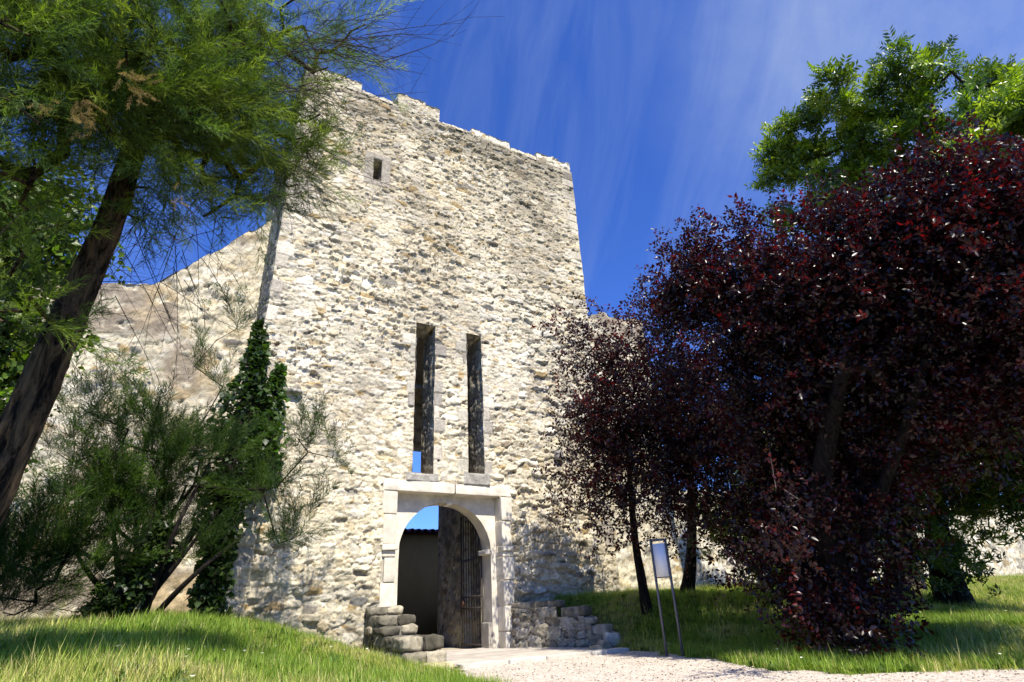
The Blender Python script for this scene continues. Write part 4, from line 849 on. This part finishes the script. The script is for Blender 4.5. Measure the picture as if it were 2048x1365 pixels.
tree('green_shrub', 'dark green shrub half hidden behind the purple branches by the wall', 'shrub', [gh(at(1600, 1185, 17)), at(1590, 1120, 17), at(1585, 1040, 17)], .12, .06, B, YS, 12, 1.2, YC, M_LEAF, 54, spread=.8, rtip=.01)
# --- leafy tree at the left edge, behind the tamarisk
LS = [compose([(rot_to(leaf_geo(1, .7, .08, .15)[0], rnd_unit(rr, 1)[0] + (0, -.3, -.3), rr) * .09 + rnd_unit(rr, 1)[0] * .13, leaf_geo()[1], rr.uniform(.7, 1.25)) for _ in range(16)]) for k in range(2)]
LC = np.array([(.10, .17, .02), (.14, .20, .025), (.06, .11, .018), (.04, .08, .015)])
B = [(40, 450, 9, 50, 14), (105, 470, 9, 36, 8), (-40, 480, 9, 100, 26), (20, 520, 9, 46, 8), (5, 720, 8.5, 36, 8), (-60, 650, 8.8, 90, 26), (-50, 820, 8.6, 60, 12)]
tree('leafy_tree', 'broad leaved yellow green tree at the far left edge behind the tamarisk trunk', 'tree', [gh(at(-330, 1230, 9)), at(-280, 1000, 9), at(-200, 760, 9), at(-120, 560, 9)], .16, .07, B, LS, 9, 1.0, LC, M_LEAF, 55, spread=.5, rtip=.007)
# --- small plants rooted in the rampart joints
def wall_plant(label, px, py, Y, s, seed, n=70):
    r = np.random.default_rng(seed); p = aty(px, py, Y); mb = MB(); v = rnd_unit(r, n); v[:, 1] = -abs(v[:, 1]); v[:, 2] *= .6
    v0, t0 = leaf_geo(1, .4); scatter(mb, (v0, t0, np.ones(len(v0))), v * s * (r.random(n) ** .5)[:, None], v, np.full(n, s * .38), r, IV * 1.5, .3)
    mb2 = mb; o = mb2.build('wall_plant', M_LEAF); o.location = p; tag(o, label, 'plant', 'plants rooted in the rampart wall')
for k, (lb, x, y, s) in enumerate([('green tuft in the rampart just below its rising crest', 413, 607, .13), ('dark tuft in the rampart close to the tower corner', 487, 580, .15), ('small round tuft high on the rampart slope', 428, 571, .12), ('wide green cushion on the rampart above the tamarisk shrub', 278, 750, .22), ('dark clump on the rampart beside the tamarisk trunk', 186, 756, .17), ('green plant low on the rampart near the trunk base', 120, 945, .2), ('leafy plant on the rampart above the dark thicket', 40, 980, .22), ('small tuft on the rampart behind the shrub tops', 250, 812, .14)]):
    wall_plant(lb, x, y, 16.2, s*1.08, 60 + k)

# ------------------------------------------------------------------ grass
def grass():
    r = np.random.default_rng(9); tuft = []
    def tuft_geo(n, hh, w):
        V = []; T = []; S = []
        for k in range(n):
            a = r.uniform(0, 6.28); p = np.array([*r.normal(0, .035, 2), 0]); d = np.array([math.cos(a), math.sin(a), 0]); q = np.array([-d[1], d[0], 0]); h = hh * r.uniform(.5, 1.3); ln = h * r.uniform(.15, .75); n0 = len(V); s = r.uniform(.7, 1.3)
            V += [p - q * w, p + q * w, p + d * ln * .3 + (0, 0, h * .6) - q * w * .7, p + d * ln * .3 + (0, 0, h * .6) + q * w * .7, p + d * ln + (0, 0, h)]
            T += [(n0, n0 + 1, n0 + 3), (n0, n0 + 3, n0 + 2), (n0 + 2, n0 + 3, n0 + 4)]; S += [s * .8] * 2 + [s] * 2 + [s * 1.1]
        return np.array(V), np.array(T), np.array(S)
    tm = [tuft_geo(14, .10, .0028), tuft_geo(12, .14, .003), tuft_geo(16, .075, .0035)]; tall = tuft_geo(5, .30, .0022)
    def pts(n, x0, x1, y0, y1):
        x = r.uniform(x0, x1, n); y = r.uniform(y0, y1, n); return x, y
    XY = []
    for n, b in ((26000, (-5, 5, 2.2, 8)), (26000, (-6, 4.2, 8, 16.2)), (22000, (6.8, 14, 2.5, 8)), (20000, (7.5, 15, 8, 14.5)), (26000, (13, 34, 3, 15.5))):
        XY.append(np.stack(pts(n, *b), -1))
    XY = np.concatenate(XY); x, y = XY.T
    xl = np.interp(y, PL[:, 0], PL[:, 1]); xr = np.interp(y, PR[:, 0], PR[:, 1]); e = .25 * (fbm(x * 1.5, y * 1.5, 66, 3) - .5) + .9 * (fbm(x * 2.6, y * 2.6, 71, 3) - .5) * (x > 6) * (y < 9.5)
    ok = ((x < xl - .02 + e) | (x > xr + .05 + e)) & ~((x > 3.75) & (x < 8.9) & (y > 10.25) & ((x > xl - .9) & (x < 7.3))) & ~((y > YF - .05) & (x > XL_) & (x < XR_)) & ~((y > 14.1) & (x > XR_) & (x < 14.5)) & ~((y > 16.2) & (x < XL_))
    # the splayed right parapet's footprint
    dpx = x - 7.45; dpy = y - 13.1; L_ = math.hypot(1.17, -1.92); s_ = (dpx * 1.17 - dpy * 1.92) / L_; q_ = (dpx * 1.92 + dpy * 1.17) / L_
    ok &= ~((s_ > -.2) & (s_ < 2.45) & (q_ > -1.2) & (q_ < .52)); ok &= ~((x > 4.6) & (x < 8.9) & (y > 10.0) & (q_ < .5) & (x < 8.4))
    d = fbm(x * .9, y * .9, 67, 3); ok &= r.random(len(x)) < .55 + .8 * d
    x, y = x[ok], y[ok]; z = height(x, y) - .01; P = np.stack([x, y, z], -1); n = len(x); print('tufts', n)
    dry = fbm(x * .7, y * .7, 68, 4); D = np.stack([r.normal(0, .12, n), r.normal(0, .12, n), np.ones(n)], -1); D /= np.linalg.norm(D, axis=1)[:, None]
    green = np.array([(.20, .31, .03), (.26, .36, .045), (.14, .24, .025)]); straw = np.array([(.44, .44, .11), (.36, .41, .08), (.52, .46, .20)])
    mb = MB(); isd = r.random(n) < sstep(.42, .68, dry) * .75 + .08 + .3 * (x > 13)
    for k, t_ in enumerate(tm):
        for cset, sel in ((green, ~isd), (straw, isd)):
            s = sel & (np.arange(n) % 3 == k); scatter(mb, t_, P[s], D[s], r.uniform(.7, 1.35, s.sum()), r, cset, .25)
    # broad leaved weeds, tiny white flowers
    lv, lt = leaf_geo(1, .5, .1, .35); ros = compose([(rot_to(lv, np.array([math.cos(a), math.sin(a), .7]), r) * r.uniform(.04, .075), lt, r.uniform(.7, 1.2)) for a in np.arange(9) * .7])
    s = (r.random(n) < .10 * sstep(.4, .65, fbm(x * 1.3, y * 1.3, 69, 3)) + .01); scatter(mb, ros, P[s] + (0, 0, .04), D[s], r.uniform(.8, 1.7, s.sum()), r, np.array([(.07, .14, .02), (.10, .18, .025)]), .3)
    s = r.random(n) < .0022; fl = compose([(np.array([(0, 0, .11), (.016, 0, .12), (.008, .014, .12)]) @ np.array([[c_, s_, 0], [-s_, c_, 0], [0, 0, 1]]), np.array([(0, 1, 2)]), 1.) for c_, s_ in [(math.cos(a), math.sin(a)) for a in np.arange(6) * 1.047]]); scatter(mb, fl, P[s] + (0, 0, .03), D[s], r.uniform(.8, 1.3, s.sum()), r, np.array([(.85, .85, .8)]), .05)
    s = (r.random(n) < .012) | ((r.random(n) < .22) & (y > 12.2) & (y < 16.2)) | ((r.random(n) < .08) & (x > 20)); scatter(mb, tall, P[s], D[s], r.uniform(.7, 1.1, s.sum()), r, straw, .2)
    tag(mb.build('grass', M_GRASS), 'sunlit green and straw coloured lawn grass', 'grass', kind='stuff')
    # loose gravel pebbles on the path
    y = r.uniform(2.5, 10, 5200); xl = np.interp(y, PL[:, 0], PL[:, 1]); xr = np.interp(y, PR[:, 0], PR[:, 1]); x = xl + (xr - xl) * r.random(len(y))
    th = np.array([(1, 0, 0), (-1, 0, 0), (0, 1, 0), (0, -1, 0), (0, 0, .7), (0, 0, -.7)], float); T = np.array([(0, 2, 4), (2, 1, 4), (1, 3, 4), (3, 0, 4)])
    mb = MB(); PP = np.stack([x, y, height(x, y) + .014], -1); scatter(mb, (th, T, np.ones(6)), PP, np.tile((0, 0, 1.), (len(x), 1)), .006 + .014 * r.random(len(x)) ** 3, r, np.array([(.6, .53, .45), (.45, .38, .31), (.22, .18, .14), (.68, .62, .55), (.12, .09, .06)]), .2)
    tag(mb.build('gravel', M_BLOCK), 'loose pale gravel scattered on the path', 'gravel', kind='stuff')
grass()
